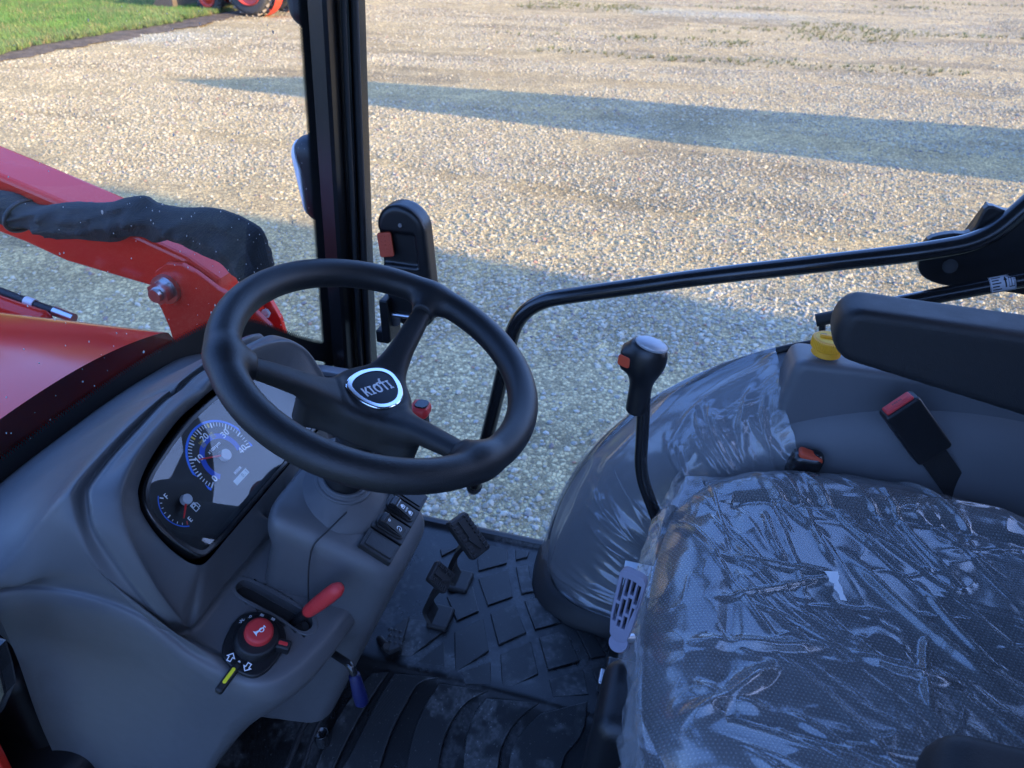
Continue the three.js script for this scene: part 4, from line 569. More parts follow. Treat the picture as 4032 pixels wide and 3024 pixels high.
  part('knob_base', net((x, y, z) => sdBox(x - kc[0] + 0.002, y - kc[1] + 0.016, z - kc[2], 0.0125, 0.018, 0.0135, 0.009), [kc[0] - 0.03, kc[1] - 0.05, kc[2] - 0.03], [kc[0] + 0.03, kc[1] + 0.02, kc[2] + 0.03], 0.002), M.black, sh);
  part('red_cap', net((x, y, z) => smax(sdBox(x - kc[0], y - kc[1], z - kc[2], 0.0145, 0.0115, 0.0155, 0.010), -(sdBox(x - kc[0] - 0.003, y - kc[1] - 0.0115, z - kc[2], 0.010, 0.003, 0.011, 0.003)), 0.001), [kc[0] - 0.03, kc[1] - 0.02, kc[2] - 0.03], [kc[0] + 0.03, kc[1] + 0.03, kc[2] + 0.03], 0.0016), M.redPlastic, sh);
  part('cap_print', ext(roundRect(0.0185, 0.0205, 0.007), 0.003, 0.0008).rotateX(-Math.PI / 2).translate(kc[0] + 0.003, kc[1] + 0.0082, kc[2]), M.blackGloss, sh);
}
{
  // horn and lamp switch on the dash shelf
  const hn = thing('horn_switch', 'round red horn button on a black lamp switch plate', 'horn switch', null, shelfF[3]);
  const S2 = pts => pts.map(([x, z]) => [x, -z]);
  const plate = S2([[-0.0285,-0.006],[-0.0137,-0.0177],[0.0049,-0.0215],[0.0254,-0.015],[0.038,-0.0019],[0.0423,0.0143],[0.0425,0.0308],[0.039,0.0468],[0.0308,0.0589],[0.0175,0.0629],[0.0003,0.0617],[-0.0172,0.0559],[-0.0257,0.0467],[-0.0307,0.0312],[-0.0329,0.0094]]);
  const pb = part('switch_plate', put(ext(smoothShape(plate, 80), 0.0085, 0.002, 3).translate(0, 0, -0.0012), shelfM), M.black, hn);
  const rc = S2([[0.0059,0.0181]])[0], bc = S2([[0.0056,0.0144]])[0], tb = S2([[0.0434,0.0104]])[0];
  const ringG = new THREE.LatheGeometry([[0.0001, 0.020], [0.024, 0.020], [0.0275, 0.018], [0.0295, 0.006], [0.0297, 0.0]].map(([a, b]) => new THREE.Vector2(a, b)), 56).rotateX(Math.PI / 2).translate(rc[0], rc[1], 0.0015);
  part('dial_ring', put(ringG, shelfM), M.black, hn);
  const ta = Math.atan2(tb[1] - rc[1], tb[0] - rc[0]), tl = Math.hypot(tb[0] - rc[0], tb[1] - rc[1]);
  const tm = shelfM.clone().multiply(new THREE.Matrix4().makeTranslation(rc[0], rc[1], 0.0105)).multiply(new THREE.Matrix4().makeRotationZ(ta));
  const tab = part('dial_tab', put(new RoundedBoxGeometry(tl - 0.010, 0.014, 0.017, 3, 0.003).translate((tl + 0.024) / 2, 0, 0), tm), M.black, hn);
  part('tab_mark', put(ext(roundRect(0.0125, 0.0050, 0.002), 0.001, 0.0003).translate(tl - 0.0035, 0, 0.0083), tm), M.redPlastic, tab);
  const btn = part('horn_button', put(new THREE.LatheGeometry([[0.0001, 0.0115], [0.013, 0.0115], [0.0165, 0.0105], [0.0182, 0.008], [0.0186, 0.0]].map(([a, b]) => new THREE.Vector2(a, b)), 56).rotateX(Math.PI / 2).translate(bc[0], bc[1], 0.020), shelfM), M.redPlastic, hn);
  const deco = (w, h, px, draw, m, parent, name, bg) => { const t = canvasTex(px, Math.round(px * h / w), g => { g.fillStyle = '#000'; g.fillRect(0, 0, px, px * h / w); g.strokeStyle = g.fillStyle = '#fff'; draw(g, px, px * h / w); }); t.colorSpace = THREE.NoColorSpace; return part(name, put(new THREE.PlaneGeometry(w, h), m), mat(lin(0.8, 0.82, 0.85), 0.5, { alphaMap: t, transparent: true }), parent); };
  const onS = (x, y, h, rot) => shelfM.clone().multiply(new THREE.Matrix4().makeTranslation(x, y, h)).multiply(new THREE.Matrix4().makeRotationZ(rot));
  deco(0.020, 0.020, 128, (g) => { g.lineWidth = 9; g.beginPath(); g.moveTo(14, 44); g.lineTo(30, 60); g.lineTo(58, 66); g.lineTo(58, 76); g.lineTo(30, 82); g.lineTo(14, 100); g.fill(); g.beginPath(); g.moveTo(50, 71); g.lineTo(112, 66); g.stroke(); g.beginPath(); g.ellipse(76, 78, 18, 16, 0, 0, 7); g.stroke(); g.fillRect(108, 54, 8, 26); }, onS(bc[0], bc[1], 0.0318, 1.15), btn, 'horn_print');
  const iconAt = (X, draw, name, w = 0.011) => deco(w, w, 96, draw, onS(X[0], -X[1], 0.0078, -Math.PI / 2), pb, name);
  iconAt([-0.0232,0.0046], g => { g.lineWidth = 8; g.beginPath(); g.arc(48, 48, 18, 0, 7); g.stroke(); for (let k = 0; k < 8; k++) { const a = k * 0.785; g.beginPath(); g.moveTo(48 + 27 * Math.cos(a), 48 + 27 * Math.sin(a)); g.lineTo(48 + 38 * Math.cos(a), 48 + 38 * Math.sin(a)); g.stroke(); } }, 'lamp_icon');
  iconAt([-0.0184,-0.0039], g => { g.font = 'bold 40px sans-serif'; g.textAlign = 'center'; g.fillText('OFF', 48, 62); }, 'off_print');
  for (const q of [[-0.0068,-0.0126], [0.0088,-0.0144]]) iconAt(q, g => { g.lineWidth = 8; g.beginPath(); g.arc(58, 44, 20, -1.57, 1.57); g.closePath(); g.stroke(); for (let k = 0; k < 4; k++) { g.beginPath(); g.moveTo(12, 28 + k * 11); g.lineTo(44, 28 + k * 11); g.stroke(); } }, 'headlamp_icon');
  const arrow = (g) => { g.lineWidth = 9; g.beginPath(); g.moveTo(10, 48); g.lineTo(46, 14); g.lineTo(46, 32); g.lineTo(84, 32); g.lineTo(84, 64); g.lineTo(46, 64); g.lineTo(46, 82); g.closePath(); g.stroke(); };
  const a1 = [-0.0096,0.0519], a2 = [0.0155,0.0536], ad = [0.0028,0.0527];
  const dirOf = (t, h) => Math.atan2(-(h[1] - t[1]), h[0] - t[0]) + Math.PI, r1 = dirOf([-0.0089,0.056], [-0.0093,0.0474]), r2 = dirOf([0.0156,0.0493], [0.0154,0.0579]);
  deco(0.014, 0.014, 96, arrow, onS(a1[0], -a1[1], 0.0079, r1), pb, 'turn_arrow'); deco(0.014, 0.014, 96, arrow, onS(a2[0], -a2[1], 0.0079, r2), pb, 'turn_arrow');
  part('centre_dot', put(new THREE.CircleGeometry(0.0019, 20).translate(ad[0], -ad[1], 0.0079), shelfM), M.white, pb);
  const y0 = S2([[0.0029,0.0609]])[0], y1 = S2([[0.0013,0.0915]])[0];
  const ya = Math.atan2(y1[1] - y0[1], y1[0] - y0[0]), yl = Math.hypot(y1[0] - y0[0], y1[1] - y0[1]);
  const ym = shelfM.clone().multiply(new THREE.Matrix4().makeTranslation(y0[0], y0[1], 0.0045)).multiply(new THREE.Matrix4().makeRotationZ(ya));
  const yt = part('turn_stalk', put(new RoundedBoxGeometry(yl + 0.012, 0.0105, 0.0115, 3, 0.0035).translate(yl / 2 - 0.002, 0, 0), ym), M.black, hn);
  part('stalk_mark', put(ext(roundRect(0.0225, 0.0046, 0.0022), 0.001, 0.0003).translate(yl - 0.018, 0, 0.0056), ym), M.yellowMark, yt);

  // hand throttle in its slot
  const th = thing('throttle_lever', 'red gripped throttle lever standing in its dash slot', 'lever', null, [-0.1102,1.4105,0.1168]);
  const g0 = [-0.0886,1.4365,0.118], g1 = [-0.0308,1.5069,0.122], b0 = [-0.1213,1.3936,0.1125];
  part('rod', cyl(b0, g0, 0.0065, 0.0065), M.black, th);
  { const A = V(g0), B = V(g1), L = A.distanceTo(B), prof = [[0.0001, 0], [0.0080, 0.0005], [0.0092, 0.006], [0.0105, L * 0.38], [0.0106, L * 0.45], [0.0102, L * 0.46], [0.0105, L * 0.47], [0.0108, L * 0.7], [0.0103, L * 0.9], [0.0078, L * 1.0], [0.0040, L * 1.022], [0.0036, L * 1.03], [0.0001, L * 1.032]].map(([a, b]) => new THREE.Vector2(a, b)); const gg = new THREE.LatheGeometry(prof, 32).applyQuaternion(new THREE.Quaternion().setFromUnitVectors(V(0, 1, 0), B.clone().sub(A).normalize())).translate(A.x, A.y, A.z); part('grip', gg, M.redPlastic, th); }
  part('pivot_spring', put(new THREE.CylinderGeometry(0.009, 0.010, 0.01, 24).rotateX(Math.PI / 2), onS(...S2([[0.0468,-0.0319]])[0], -0.012, 0)), M.blackGloss, th);
  // tilt lever under the cowl
  const bl = thing('tilt_lever', 'cranked black lever with a blue grip under the dash', 'lever', null, [-0.0964,1.3245,0.09]);
  part('rod', bentTube([[-0.105,1.3203,0.085], [-0.0406,1.3293,0.11], [-0.0336,1.3057,0.115]], 0.0055, 0.02), M.blackGloss, bl);
  { const A = V([-0.0346,1.316,0.115]), B = V([-0.0257,1.2562,0.12]), L = A.distanceTo(B), prof = [[0.0001, 0], [0.0080, 0.0005], [0.0098, L * 0.5], [0.0094, L * 0.52], [0.0104, L * 0.58], [0.0102, L * 0.9], [0.006, L], [0.0001, L * 1.01]].map(([a, b]) => new THREE.Vector2(a, b)); part('grip', new THREE.LatheGeometry(prof, 28).applyQuaternion(new THREE.Quaternion().setFromUnitVectors(V(0, 1, 0), B.clone().sub(A).normalize())).translate(A.x, A.y, A.z), M.bluePlastic, bl); }
}

// ---------- cab floor and pedals ----------
const dustT = tex(512, (u, v) => { const n = 0.5 * tnoise(u * 5, v * 5, 5, 1) + 0.3 * tnoise(u * 14, v * 14, 14, 2) + 0.2 * tnoise(u * 50, v * 50, 50, 3), k = sstep(0.50, 0.68, n) * (0.45 + 0.55 * tnoise(u * 120, v * 120, 120, 4)), sp = tnoise(u * 170, v * 170, 170, 6) > 0.93 ? 0.22 : 0; const b = 0.115 + 0.26 * k + sp; return [b, b * 1.0, b * 0.99]; });
const weaveT = tex(128, (u, v) => { const a = Math.sin(u * 2 * Math.PI * 16), b = Math.sin(v * 2 * Math.PI * 16); return 0.5 + 0.5 * a * b; }, false);
M.matBase = mat(lin(0.45, 0.45, 0.46), 0.30, { map: rep(dustT, 2.2), bumpMap: rep(weaveT, 18), bumpScale: 0.0003, roughnessMap: rep(roughT, 3) });
M.mat = mat(lin(0.78, 0.78, 0.78), 0.40, { map: rep(dustT, 2.2), bumpMap: rep(weaveT, 18), bumpScale: 0.0004, roughnessMap: rep(roughT, 3) });
{
  const fl = thing('floor_mat', 'black rubber floor mat with raised diamond tiles and long curved ribs', 'floor mat', null, [0, 0.98, -0.2]);
  const yz = [[0.990, -0.522], [0.981, -0.512], [0.980, -0.49], [0.980, -0.35], [0.980, -0.20], [0.984, -0.15], [0.983, -0.135], [0.974, -0.118], [0.950, -0.055], [0.918, 0.04], [0.895, 0.11], [0.885, 0.2], [0.885, 0.45], [0.90, 0.56]];
  const cs = new THREE.CatmullRomCurve3(yz.map(([y, z]) => V(0, y, z)), false, 'centripetal');
  const rows = []; for (let i = 0; i <= 110; i++) { const p = cs.getPoint(i / 110); rows.push(Array.from({ length: 30 }, (_, j) => V(mix(-0.53, 0.46, j / 29), p.y + 0.0015 * (fbm(j * 0.4, i * 0.09) - 0.5), p.z))); }
  part('mat_sheet', gridGeo(rows), M.matBase, fl);
  const tiles = [[[-0.0131,-0.3885],[0.0431,-0.4331],[0.074,-0.3608],[0.0287,-0.3226]], [[0.0581,-0.4462],[0.0841,-0.4596],[0.1146,-0.3886],[0.0904,-0.3741]], [[0.0407,-0.3037],[0.0839,-0.3413],[0.1265,-0.2783],[0.0798,-0.2334]], [[0.1015,-0.3573],[0.1305,-0.3762],[0.1903,-0.3239],[0.1422,-0.291]], [[-0.0169,-0.2381],[0.0298,-0.2876],[0.0649,-0.2144],[0.0162,-0.1472]], [[0.0895,-0.2135],[0.1412,-0.2595],[0.1734,-0.1914],[0.1264,-0.1427],[0.114,-0.14]], [[0.1547,-0.2737],[0.2041,-0.3071],[0.246,-0.2423],[0.1903,-0.2049]], [[0.2259,-0.3129],[0.2616,-0.3152],[0.2943,-0.2702],[0.2657,-0.2547]], [[0.197,-0.1838],[0.2569,-0.2241],[0.2767,-0.1747],[0.2121,-0.1481]], [[0.2722,-0.2311],[0.2937,-0.2452],[0.2942,-0.197]], [[-0.1328,-0.2413],[-0.0541,-0.2514],[-0.0401,-0.2332],[-0.0815,-0.1568],[-0.1012,-0.1546]], [[-0.0652,-0.1474],[-0.0303,-0.2097],[-0.0042,-0.1456]], [[0.0259,-0.1521],[0.0756,-0.1908],[0.0923,-0.1419],[0.0434,-0.1286]], [[0.0428,-0.4975],[0.0759,-0.5017],[0.0756,-0.4824],[0.0527,-0.4662]], [[-0.0342,-0.4443],[-0.0158,-0.4931],[0.0257,-0.4931],[0.0351,-0.4505],[-0.0202,-0.4106]], [[-0.1271,-0.4482],[-0.089,-0.4643],[-0.1158,-0.4299]], [[-0.0637,-0.3207],[-0.0192,-0.3647],[0.015,-0.3033],[-0.022,-0.2666]]];
  const fm = new THREE.Matrix4().makeBasis(V(1, 0, 0), V(0, 0, -1), V(0, 1, 0));
  for (const t of tiles) { const o = t.map(([x, z]) => [x, -z + 0]); part('tile', boxUV(put(ext(shapeOf(o), 0.0046, 0.0016, 2), fm.clone().setPosition(0, 0.9796, 0))), M.mat, fl); }
  const nearM = planeM([[1,0,0],[0,-0.3102,0.9507],[0,0.9507,0.3102],[0,0.98,-0.13]]);
  const ribs = [[[[-0.0094,0.0002],[-0.0442,0.0205],[-0.0573,0.0673],[-0.0654,0.1195],[-0.0641,0.1828]], [[-0.0985,0.0142],[-0.1087,0.0523],[-0.1175,0.106],[-0.1246,0.1603],[-0.1314,0.1999]]], [[[0.0901,0.0014],[0.058,0.0291],[0.0406,0.0665],[0.0349,0.104],[0.0401,0.1563]], [[-0.0057,0.011],[-0.0183,0.0508],[-0.0244,0.0961],[-0.022,0.1344],[-0.0158,0.1705]]], [[[0.1893,-0.0008],[0.1598,0.0374],[0.1454,0.073],[0.1421,0.0993],[0.1451,0.1295]], [[0.0909,0.0154],[0.0796,0.04],[0.0737,0.0715],[0.0758,0.1034],[0.0853,0.1448]]], [[[0.2777,-0.0255],[0.2815,0.0194],[0.2735,0.0472],[0.2586,0.073],[0.2554,0.1015]], [[0.196,0.0177],[0.1753,0.0493],[0.1644,0.0747],[0.1611,0.0976],[0.164,0.1247]]], [[[-0.1105,0.0135],[-0.1227,0.0558],[-0.1338,0.1034],[-0.1418,0.155],[-0.1463,0.2036]], [[-0.143,0.0251],[-0.1592,0.0613],[-0.173,0.1098],[-0.1796,0.1547],[-0.1793,0.212]]]];
  for (const [a, b] of ribs) { const A = resample(a.map(([x, z]) => [x, -z, 0]), 24), B = resample(b.map(([x, z]) => [x, -z, 0]), 24); part('rib', boxUV(put(ext(shapeOf([...A, ...B.reverse()].map(p => [p.x, p.y])), 0.0065, 0.0018, 2).translate(0, 0, 0.0), nearM)), M.mat, fl); }
  const pc = [-0.1836,0.955,0.0276]; part('mat_plug', new THREE.LatheGeometry([[0.0001, 0.004], [0.008, 0.004], [0.010, 0.010], [0.0125, 0.010], [0.0135, 0.0], [0.0135, -0.02]].map(([a, b]) => new THREE.Vector2(a, b)), 32).translate(...pc), M.blackGloss, fl);
  part('mat_edge', merge([tube([[-0.2098,0.965,0.1028],[-0.2214,0.965,0.0165],[-0.2122,0.965,-0.0665],[-0.1941,0.965,-0.1204]], 0.006, 40, 8), tube([[-0.1806,0.968,0.1055],[-0.1954,0.968,0.0109],[-0.185,0.968,-0.0722]], 0.004, 40, 8)]), M.rubber, fl);
  struct('cab_floor', box(1.75, 0.02, 1.16, 0.36, 0.86, 0.02, 0.005), M.black);
}
M.pedal = mat(lin(0.022, 0.022, 0.023), 0.6, fine);
function pedal(name, label, F, quad, arm, foot) {
  const P = thing(name, label, 'pedal', 'brake pedals under the column', foot); const m = planeM(F), o = quad.map(([x, z]) => [x, -z]);
  const c = [0, 1].map(k => o.reduce((a, p) => a + p[k], 0) / 4), U = [(o[1][0] + o[2][0] - o[0][0] - o[3][0]) / 4, (o[1][1] + o[2][1] - o[0][1] - o[3][1]) / 4], Wv = [(o[3][0] + o[2][0] - o[0][0] - o[1][0]) / 4, (o[3][1] + o[2][1] - o[0][1] - o[1][1]) / 4];
  const at = (a, b) => [c[0] + U[0] * a + Wv[0] * b, c[1] + U[1] * a + Wv[1] * b], poly = pts => pts.map(([a, b]) => at(a, b));
  const pad = part('pad', put(ext(shapeOf(poly([[-1, -0.9], [-0.85, -1], [0.85, -1], [1, -0.9], [1, 0.9], [0.85, 1], [-0.85, 1], [-1, 0.9]])), 0.015, 0.003, 3).translate(0, 0, -0.012), m), M.pedal, P);
  for (let k = 0; k < 9; k++) { const b = -0.84 + k * 0.21; for (const s of [-1, 1]) part('tread', put(ext(shapeOf(poly([[s * 0.5, b - 0.055], [s * 0.92, b - 0.055], [s * 0.92, b + 0.055], [s * 0.5, b + 0.055]])), 0.0035, 0.0008).translate(0, 0, 0.0022), m), M.pedal, pad); }
  part('tread', put(ext(shapeOf(poly([[-0.28, -0.82], [0.32, -0.82], [0.32, 0.05], [0.55, 0.05], [0.05, 0.75], [-0.48, 0.05], [-0.28, 0.05]])), 0.0040, 0.0008).translate(0, 0, 0.0022), m), M.pedal, pad);
  const rows = resample(arm, 24).map((p, i) => { const w = 0.016 + 0.004 * (i / 23); return [[-w, 0.005], [w, 0.005], [w, -0.005], [-w, -0.005], [-w, 0.005]].map(([z, x]) => V(p.x + x, p.y, p.z + z)); });
  part('arm', toCreasedNormals(gridGeo(rows), 0.5), M.black, P);
  part('foot_boot', box(0.045, 0.016, 0.060, ...foot, 0.006), M.rubber, P);
}
pedal('brake_pedal', 'black ribbed brake pedal nearest the right door sill', [[0.6247,-0.7809,0],[-0.1967,-0.1574,0.9678],[0.7557,0.6046,0.2519],[-0.0028,1.2042,-0.3]], [[-0.0528,0.0165],[-0.0356,-0.0308],[0.0558,-0.0213],[0.0401,0.0299]], [[-0.0006,1.1914,-0.31], [-0.0291,1.1443,-0.31], [-0.043,1.0913,-0.305], [-0.0327,1.0721,-0.3]], [-0.0483,0.985,-0.3685]);
pedal('brake_pedal', 'black ribbed brake pedal half hidden by the column cowl', [[0.6247,-0.7809,0],[-0.1967,-0.1574,0.9678],[0.7557,0.6046,0.2519],[-0.0266,1.1623,-0.215]], [[-0.0292,0.0217],[-0.0294,-0.0187],[0.0132,-0.0277],[0.0231,0.0192]], [[-0.0321,1.1352,-0.235], [-0.0586,1.0866,-0.235], [-0.0705,1.048,-0.235], [-0.0595,1.0292,-0.23]], [-0.0562,0.985,-0.2623]);
{
  const a = thing('accelerator_pedal', 'small studded accelerator pedal low behind the column cowl', 'pedal', null, [-0.1334,0.99,-0.1583]); const m = planeM([[1,0,0],[0,0,1],[0,1,0],[0,1.01,0]]);
  const o = [[-0.1377,-0.1453],[-0.1301,-0.199],[-0.1116,-0.2284],[-0.0994,-0.155],[-0.1175,-0.1378]].map(([x, z]) => [x, -z]); const pad = part('pad', put(ext(shapeOf(o), 0.012, 0.002, 2).translate(0, 0, -0.01), m), M.pedal, a);
  const cx = o.reduce((s, p) => s + p[0], 0) / 5, cy = o.reduce((s, p) => s + p[1], 0) / 5; for (let i = -1; i <= 1; i++) for (let j = -1; j <= 1; j++) part('stud', put(new THREE.ConeGeometry(0.006, 0.004, 4).rotateX(Math.PI / 2).translate(cx + i * 0.011 - j * 0.006, cy + j * 0.014, 0.0035), m), M.pedal, pad);
  part('arm', cyl([-0.1241,1.02,-0.1431], [-0.16,0.98,-0.1817], 0.007), M.black, a);
}

// ---------- right wheel arch with its console ----------
const FC = [0.82, 0.95], archP = (th, d, off = 0) => {           // th: angle round the arch, d: distance in from its edge along the skin
  const prof = [[0, -0.524], [0.004, -0.505], [0.012, -0.47], [0.028, -0.432], [0.055, -0.398], [0.095, -0.372], [0.15, -0.356], [0.24, -0.350], [0.40, -0.352], [0.62, -0.355]];
  const L = [0]; for (let i = 1; i < prof.length; i++) L.push(L[i - 1] + Math.hypot(prof[i][0] - prof[i - 1][0], prof[i][1] - prof[i - 1][1]));
  const get = dd => { let i = 1; while (i < L.length - 1 && L[i] < dd) i++; const t = clamp((dd - L[i - 1]) / (L[i] - L[i - 1]), 0, 1), a = prof[Math.max(0, i - 2)], b = prof[i - 1], c = prof[i], e = prof[Math.min(prof.length - 1, i + 1)]; return [0, 1].map(k => 0.5 * (2 * b[k] + (c[k] - a[k]) * t + (2 * a[k] - 5 * b[k] + 4 * c[k] - e[k]) * t * t + (-a[k] + 3 * b[k] - 3 * c[k] + e[k]) * t * t * t)); };
  const [r, z] = get(d), [r2, z2] = get(d + 0.004), n = [(z - z2), (r2 - r)], l = Math.hypot(...n) || 1, R = 0.705 - r - off * n[0] / l * -1 * -1, zz = z + off * Math.abs(n[1]) / l, Ro = R + off * Math.abs(n[0]) / l;
  if (th < 1.5) { const back = (1.5 - th) * 0.7; return V(FC[0] + Ro * Math.cos(1.5) + back, FC[1] + Ro * Math.sin(1.5) - back * 0.03, zz); }
  return V(FC[0] + Ro * Math.cos(th), FC[1] + Ro * Math.sin(th), zz);
};
{
  const f = thing('wheel_arch_panel', 'grey moulded wheel arch panel between the seat and the right door', 'wheel arch', null, [0.6, 0.98, -0.45]);
  const ths = []; for (let i = 0; i <= 90; i++) ths.push(mix(3.20, 0.75, i / 90)); const ds = []; for (let i = 0; i <= 46; i++) ds.push(Math.pow(i / 46, 1.25) * 0.78);
  part('arch_skin', gridGeo(ths.map(t => ds.map(d => archP(t, d)))), M.fender, f);
  part('edge_trim', tube(ths.map(t => { const p = archP(t, 0); return [p.x, p.y + 0.004, p.z - 0.004]; }), 0.007, 160, 8), M.blackSatin, f);
  // rubber kick strip where the arch meets the floor
  const foot = [[0.108, -0.522], [0.110, -0.47], [0.122, -0.42], [0.15, -0.372], [0.20, -0.340], [0.27, -0.328], [0.34, -0.328], [0.6, -0.335]];
  const kr = [[0.975, 0.016], [0.992, 0.013], [1.012, 0.004], [1.022, -0.004]].map(([y, o]) => foot.map(([x, z], i) => [x - o * (i < 4 ? 1 : 0.2) + (y - 0.975) * 0.25, y, z + o * (i > 1 ? 1 : 0.2)])); part('kick_strip', loft(kr, 60, 5), M.rubber, f);
  // raised console on the shoulder
  const cf = (x, y, z) => { const top = y - 1.638 - (x - 0.55) * 0.03 + 0.15 * (-0.43 - z); let d = smax(top, -(x - 0.522 + (1.64 - y) * 0.12), 0.02); d = smax(d, (z + 0.398 - (1.64 - y) * 0.06) * 0.97, 0.016); d = smax(d, -(z + 0.498), 0.012); d = smax(d, x - 1.2, 0.01); d = smax(d, 1.50 - y, 0.005); return d; };
  part('console', boxUV(net(cf, [0.48, 1.49, -0.54], [1.22, 1.70, -0.34], 0.0075)), M.fender, f);
  part('console_switch', merge([box(0.05, 0.006, 0.03, 0.655, 1.641, -0.44, 0.003), box(0.04, 0.009, 0.02, 0.655, 1.643, -0.44, 0.003)]), M.black, f);

  // yellow knob on the console
  const k = thing('yellow_rotary_knob', 'yellow ribbed rotary knob on the wheel arch console', 'knob', null, [0.5694,1.6396,-0.435]); const kb = [0.5693,1.6431,-0.435];
  part('knob_skirt', new THREE.LatheGeometry([[0.0001, 0], [0.0215, 0], [0.0230, 0.002], [0.0208, 0.009], [0.0220, 0.011], [0.0225, 0.014]].map(([a, b]) => new THREE.Vector2(a, b)), 40).translate(...kb), M.yellow, k);
  const gear = []; for (let i = 0; i < 96; i++) { const a = i / 96 * Math.PI * 2, r = 0.0258 + (i % 2 ? 0.0008 : 0); gear.push([r * Math.cos(a), r * Math.sin(a)]); }
  const cap = part('knob_cap', ext(shapeOf(gear), 0.017, 0.0025, 3).rotateX(-Math.PI / 2).translate(kb[0], kb[1] + 0.012, kb[2]), M.yellow, k);
  const kt = canvasTex(128, 128, g => { g.fillStyle = '#e8b21c'; g.fillRect(0, 0, 128, 128); g.strokeStyle = '#20242a'; g.lineWidth = 5; for (const [x, y] of [[40, 40], [86, 78]]) { g.strokeRect(x - 10, y - 10, 20, 20); g.beginPath(); g.arc(x, y, 5, 0, 7); g.stroke(); g.beginPath(); g.moveTo(x - 20, y); g.lineTo(x - 10, y); g.stroke(); } });
  part('knob_print', new THREE.CircleGeometry(0.0215, 40).rotateX(-Math.PI / 2).translate(kb[0], kb[1] + 0.0296, kb[2]), mat(0xffffff, 0.5, { map: kt }), cap);
  part('finger_rib', box(0.030, 0.006, 0.007, kb[0], kb[1] + 0.031, kb[2], 0.002), M.yellow, cap);
}
// ---------- clear film wrapped over the arch ----------
const ridge = (x, y, s) => 1 - Math.abs(2 * noise(x, y, s) - 1);
{
  const n1 = 340, n2 = 150, P = [], pl = [];
  for (let k = 0; k < 46; k++) pl.push([rnd(), rr(-0.10, 0.10), rr(0.01, 0.03), rr(0, 6), rr(0.16, 0.5), rr(0.7, 1.05), rr(0.005, 0.011), rr(0.004, 0.013)]);   // pleats running down the arch
  const pleat = (u, v) => { let h = 0; for (const [u0, dr, wv, ph, v0, v1, w, k] of pl) { if (v < v0 || v > v1) continue; const d = Math.abs(u - u0 - dr * v - wv * Math.sin(v * 5 + ph)) * 0.72; if (d < 0.03) h = Math.max(h, k * Math.exp(-Math.pow(d / w, 2)) * sstep(v0, v0 + 0.22, v)); } return h; };
  for (let i = 0; i <= n1; i++) { const row = []; for (let j = 0; j <= n2; j++) {
    const u = i / n1, v = j / n2, th = mix(3.06, 2.02, u) + 0.05 * (fbm(v * 3, 1.7) - 0.5) * (u > 0.5 ? 1 : 0), dmax = mix(0.34, 0.30, u) + 0.10 * Math.sin(u * 3.0) + 0.09 * (fbm(u * 5, 8.8) - 0.5), d = v * dmax;
    const wq = fbm(u * 3 + v * 2, v * 3, 5);
    let off = 0.004 + pleat(u, v) + 0.0035 * Math.pow(ridge(u * 3.5, v * 18 + u * 6, 6), 4) * sstep(0.6, 0.15, v) + 0.004 * fbm(u * 4, v * 3, 2, 2);
    off += 0.016 * sstep(0.8, 1.0, v) * fbm(u * 9, 4.4) + 0.010 * sstep(0.94, 1.0, u) * fbm(v * 7, 2.2); row.push(archP(th, d - 0.004 < 0 ? 0 : d, off));
  } P.push(row); }
  const fl = thing('arch_film', 'creased clear protective film wrapped over the grey wheel arch', 'plastic film', null, [0.3, 1.2, -0.45]); part('film_sheet', gridGeo(P), M.film, fl);
}

{
  // the same arch on the operator's left, just below the view
  const cab = scene.getObjectByName('cab_frame'), ths = [], ds = []; for (let i = 0; i <= 30; i++) ths.push(mix(3.20, 0.75, i / 30)); for (let i = 0; i <= 16; i++) ds.push(Math.pow(i / 16, 1.25) * 0.78);
  part('left_wheel_arch', gridGeo(ths.map(t => ds.map(d => { const q = archP(t, d); return V(q.x, q.y, -q.z); }))), M.fender, cab);
}

// ---------- seat ----------
const squir = (a, c) => [a * Math.sqrt(1 - 0.26 * c * c), c * Math.sqrt(1 - 0.26 * a * a)];      // square grid to a plan with rounded corners
const SX0 = 0.352, SX1 = 0.99, SZ0 = -0.375, SZ1 = 0.285;
function seatTop(x, z) {                                            // height of the upholstery
  let u = (x - 0.67) / 0.32, v = (z + 0.045) / 0.33; { const r2 = 0.26, k = 1 / Math.sqrt(Math.max(0.5, 1 - r2 * Math.min(1, v * v))), q = 1 / Math.sqrt(Math.max(0.5, 1 - r2 * Math.min(1, u * u))); u *= 1 + (k - 1) * 1.1; v *= 1 + (q - 1) * 1.1; } const au = Math.abs(u), av = Math.abs(v);
  const edge = Math.pow(Math.min(1, Math.pow(Math.pow(au, 5) + Math.pow(av, 5), 0.2)), 7);
  let y = 1.480 + 0.024 * sstep(0.5, 0.8, av) - 0.010 * sstep(0.0, -0.9, u) + 0.012 * sstep(0.4, 1, u) - 0.075 * edge;
  y -= 0.007 * Math.exp(-Math.pow((av - 0.60) / 0.03, 2)) * (u > -0.7 ? 1 : 0); y -= 0.006 * Math.exp(-Math.pow((u + 0.66 + 0.1 * v * v) / 0.04, 2)) * (av < 0.6 ? 1 : 0);
  return y;
}
const fabT = tex(256, (u, v) => { const n = 16, gx = u * n, gy = v * n, row = Math.floor(gy), ox = (row % 2) * 0.5, fx = (gx + ox) % 1 - 0.5, fy = gy % 1 - 0.5, d = Math.hypot(fx * 1.25, fy * 1.1), k = sstep(0.34, 0.20, d), q = hash3(Math.floor(gx + ox) % n, row, 5), t = 0.12 + (0.13 + 0.10 * q) * k + 0.03 * tnoise(u * 80, v * 80, 80, 3); return [t, t * 1.02, t * 1.05]; });
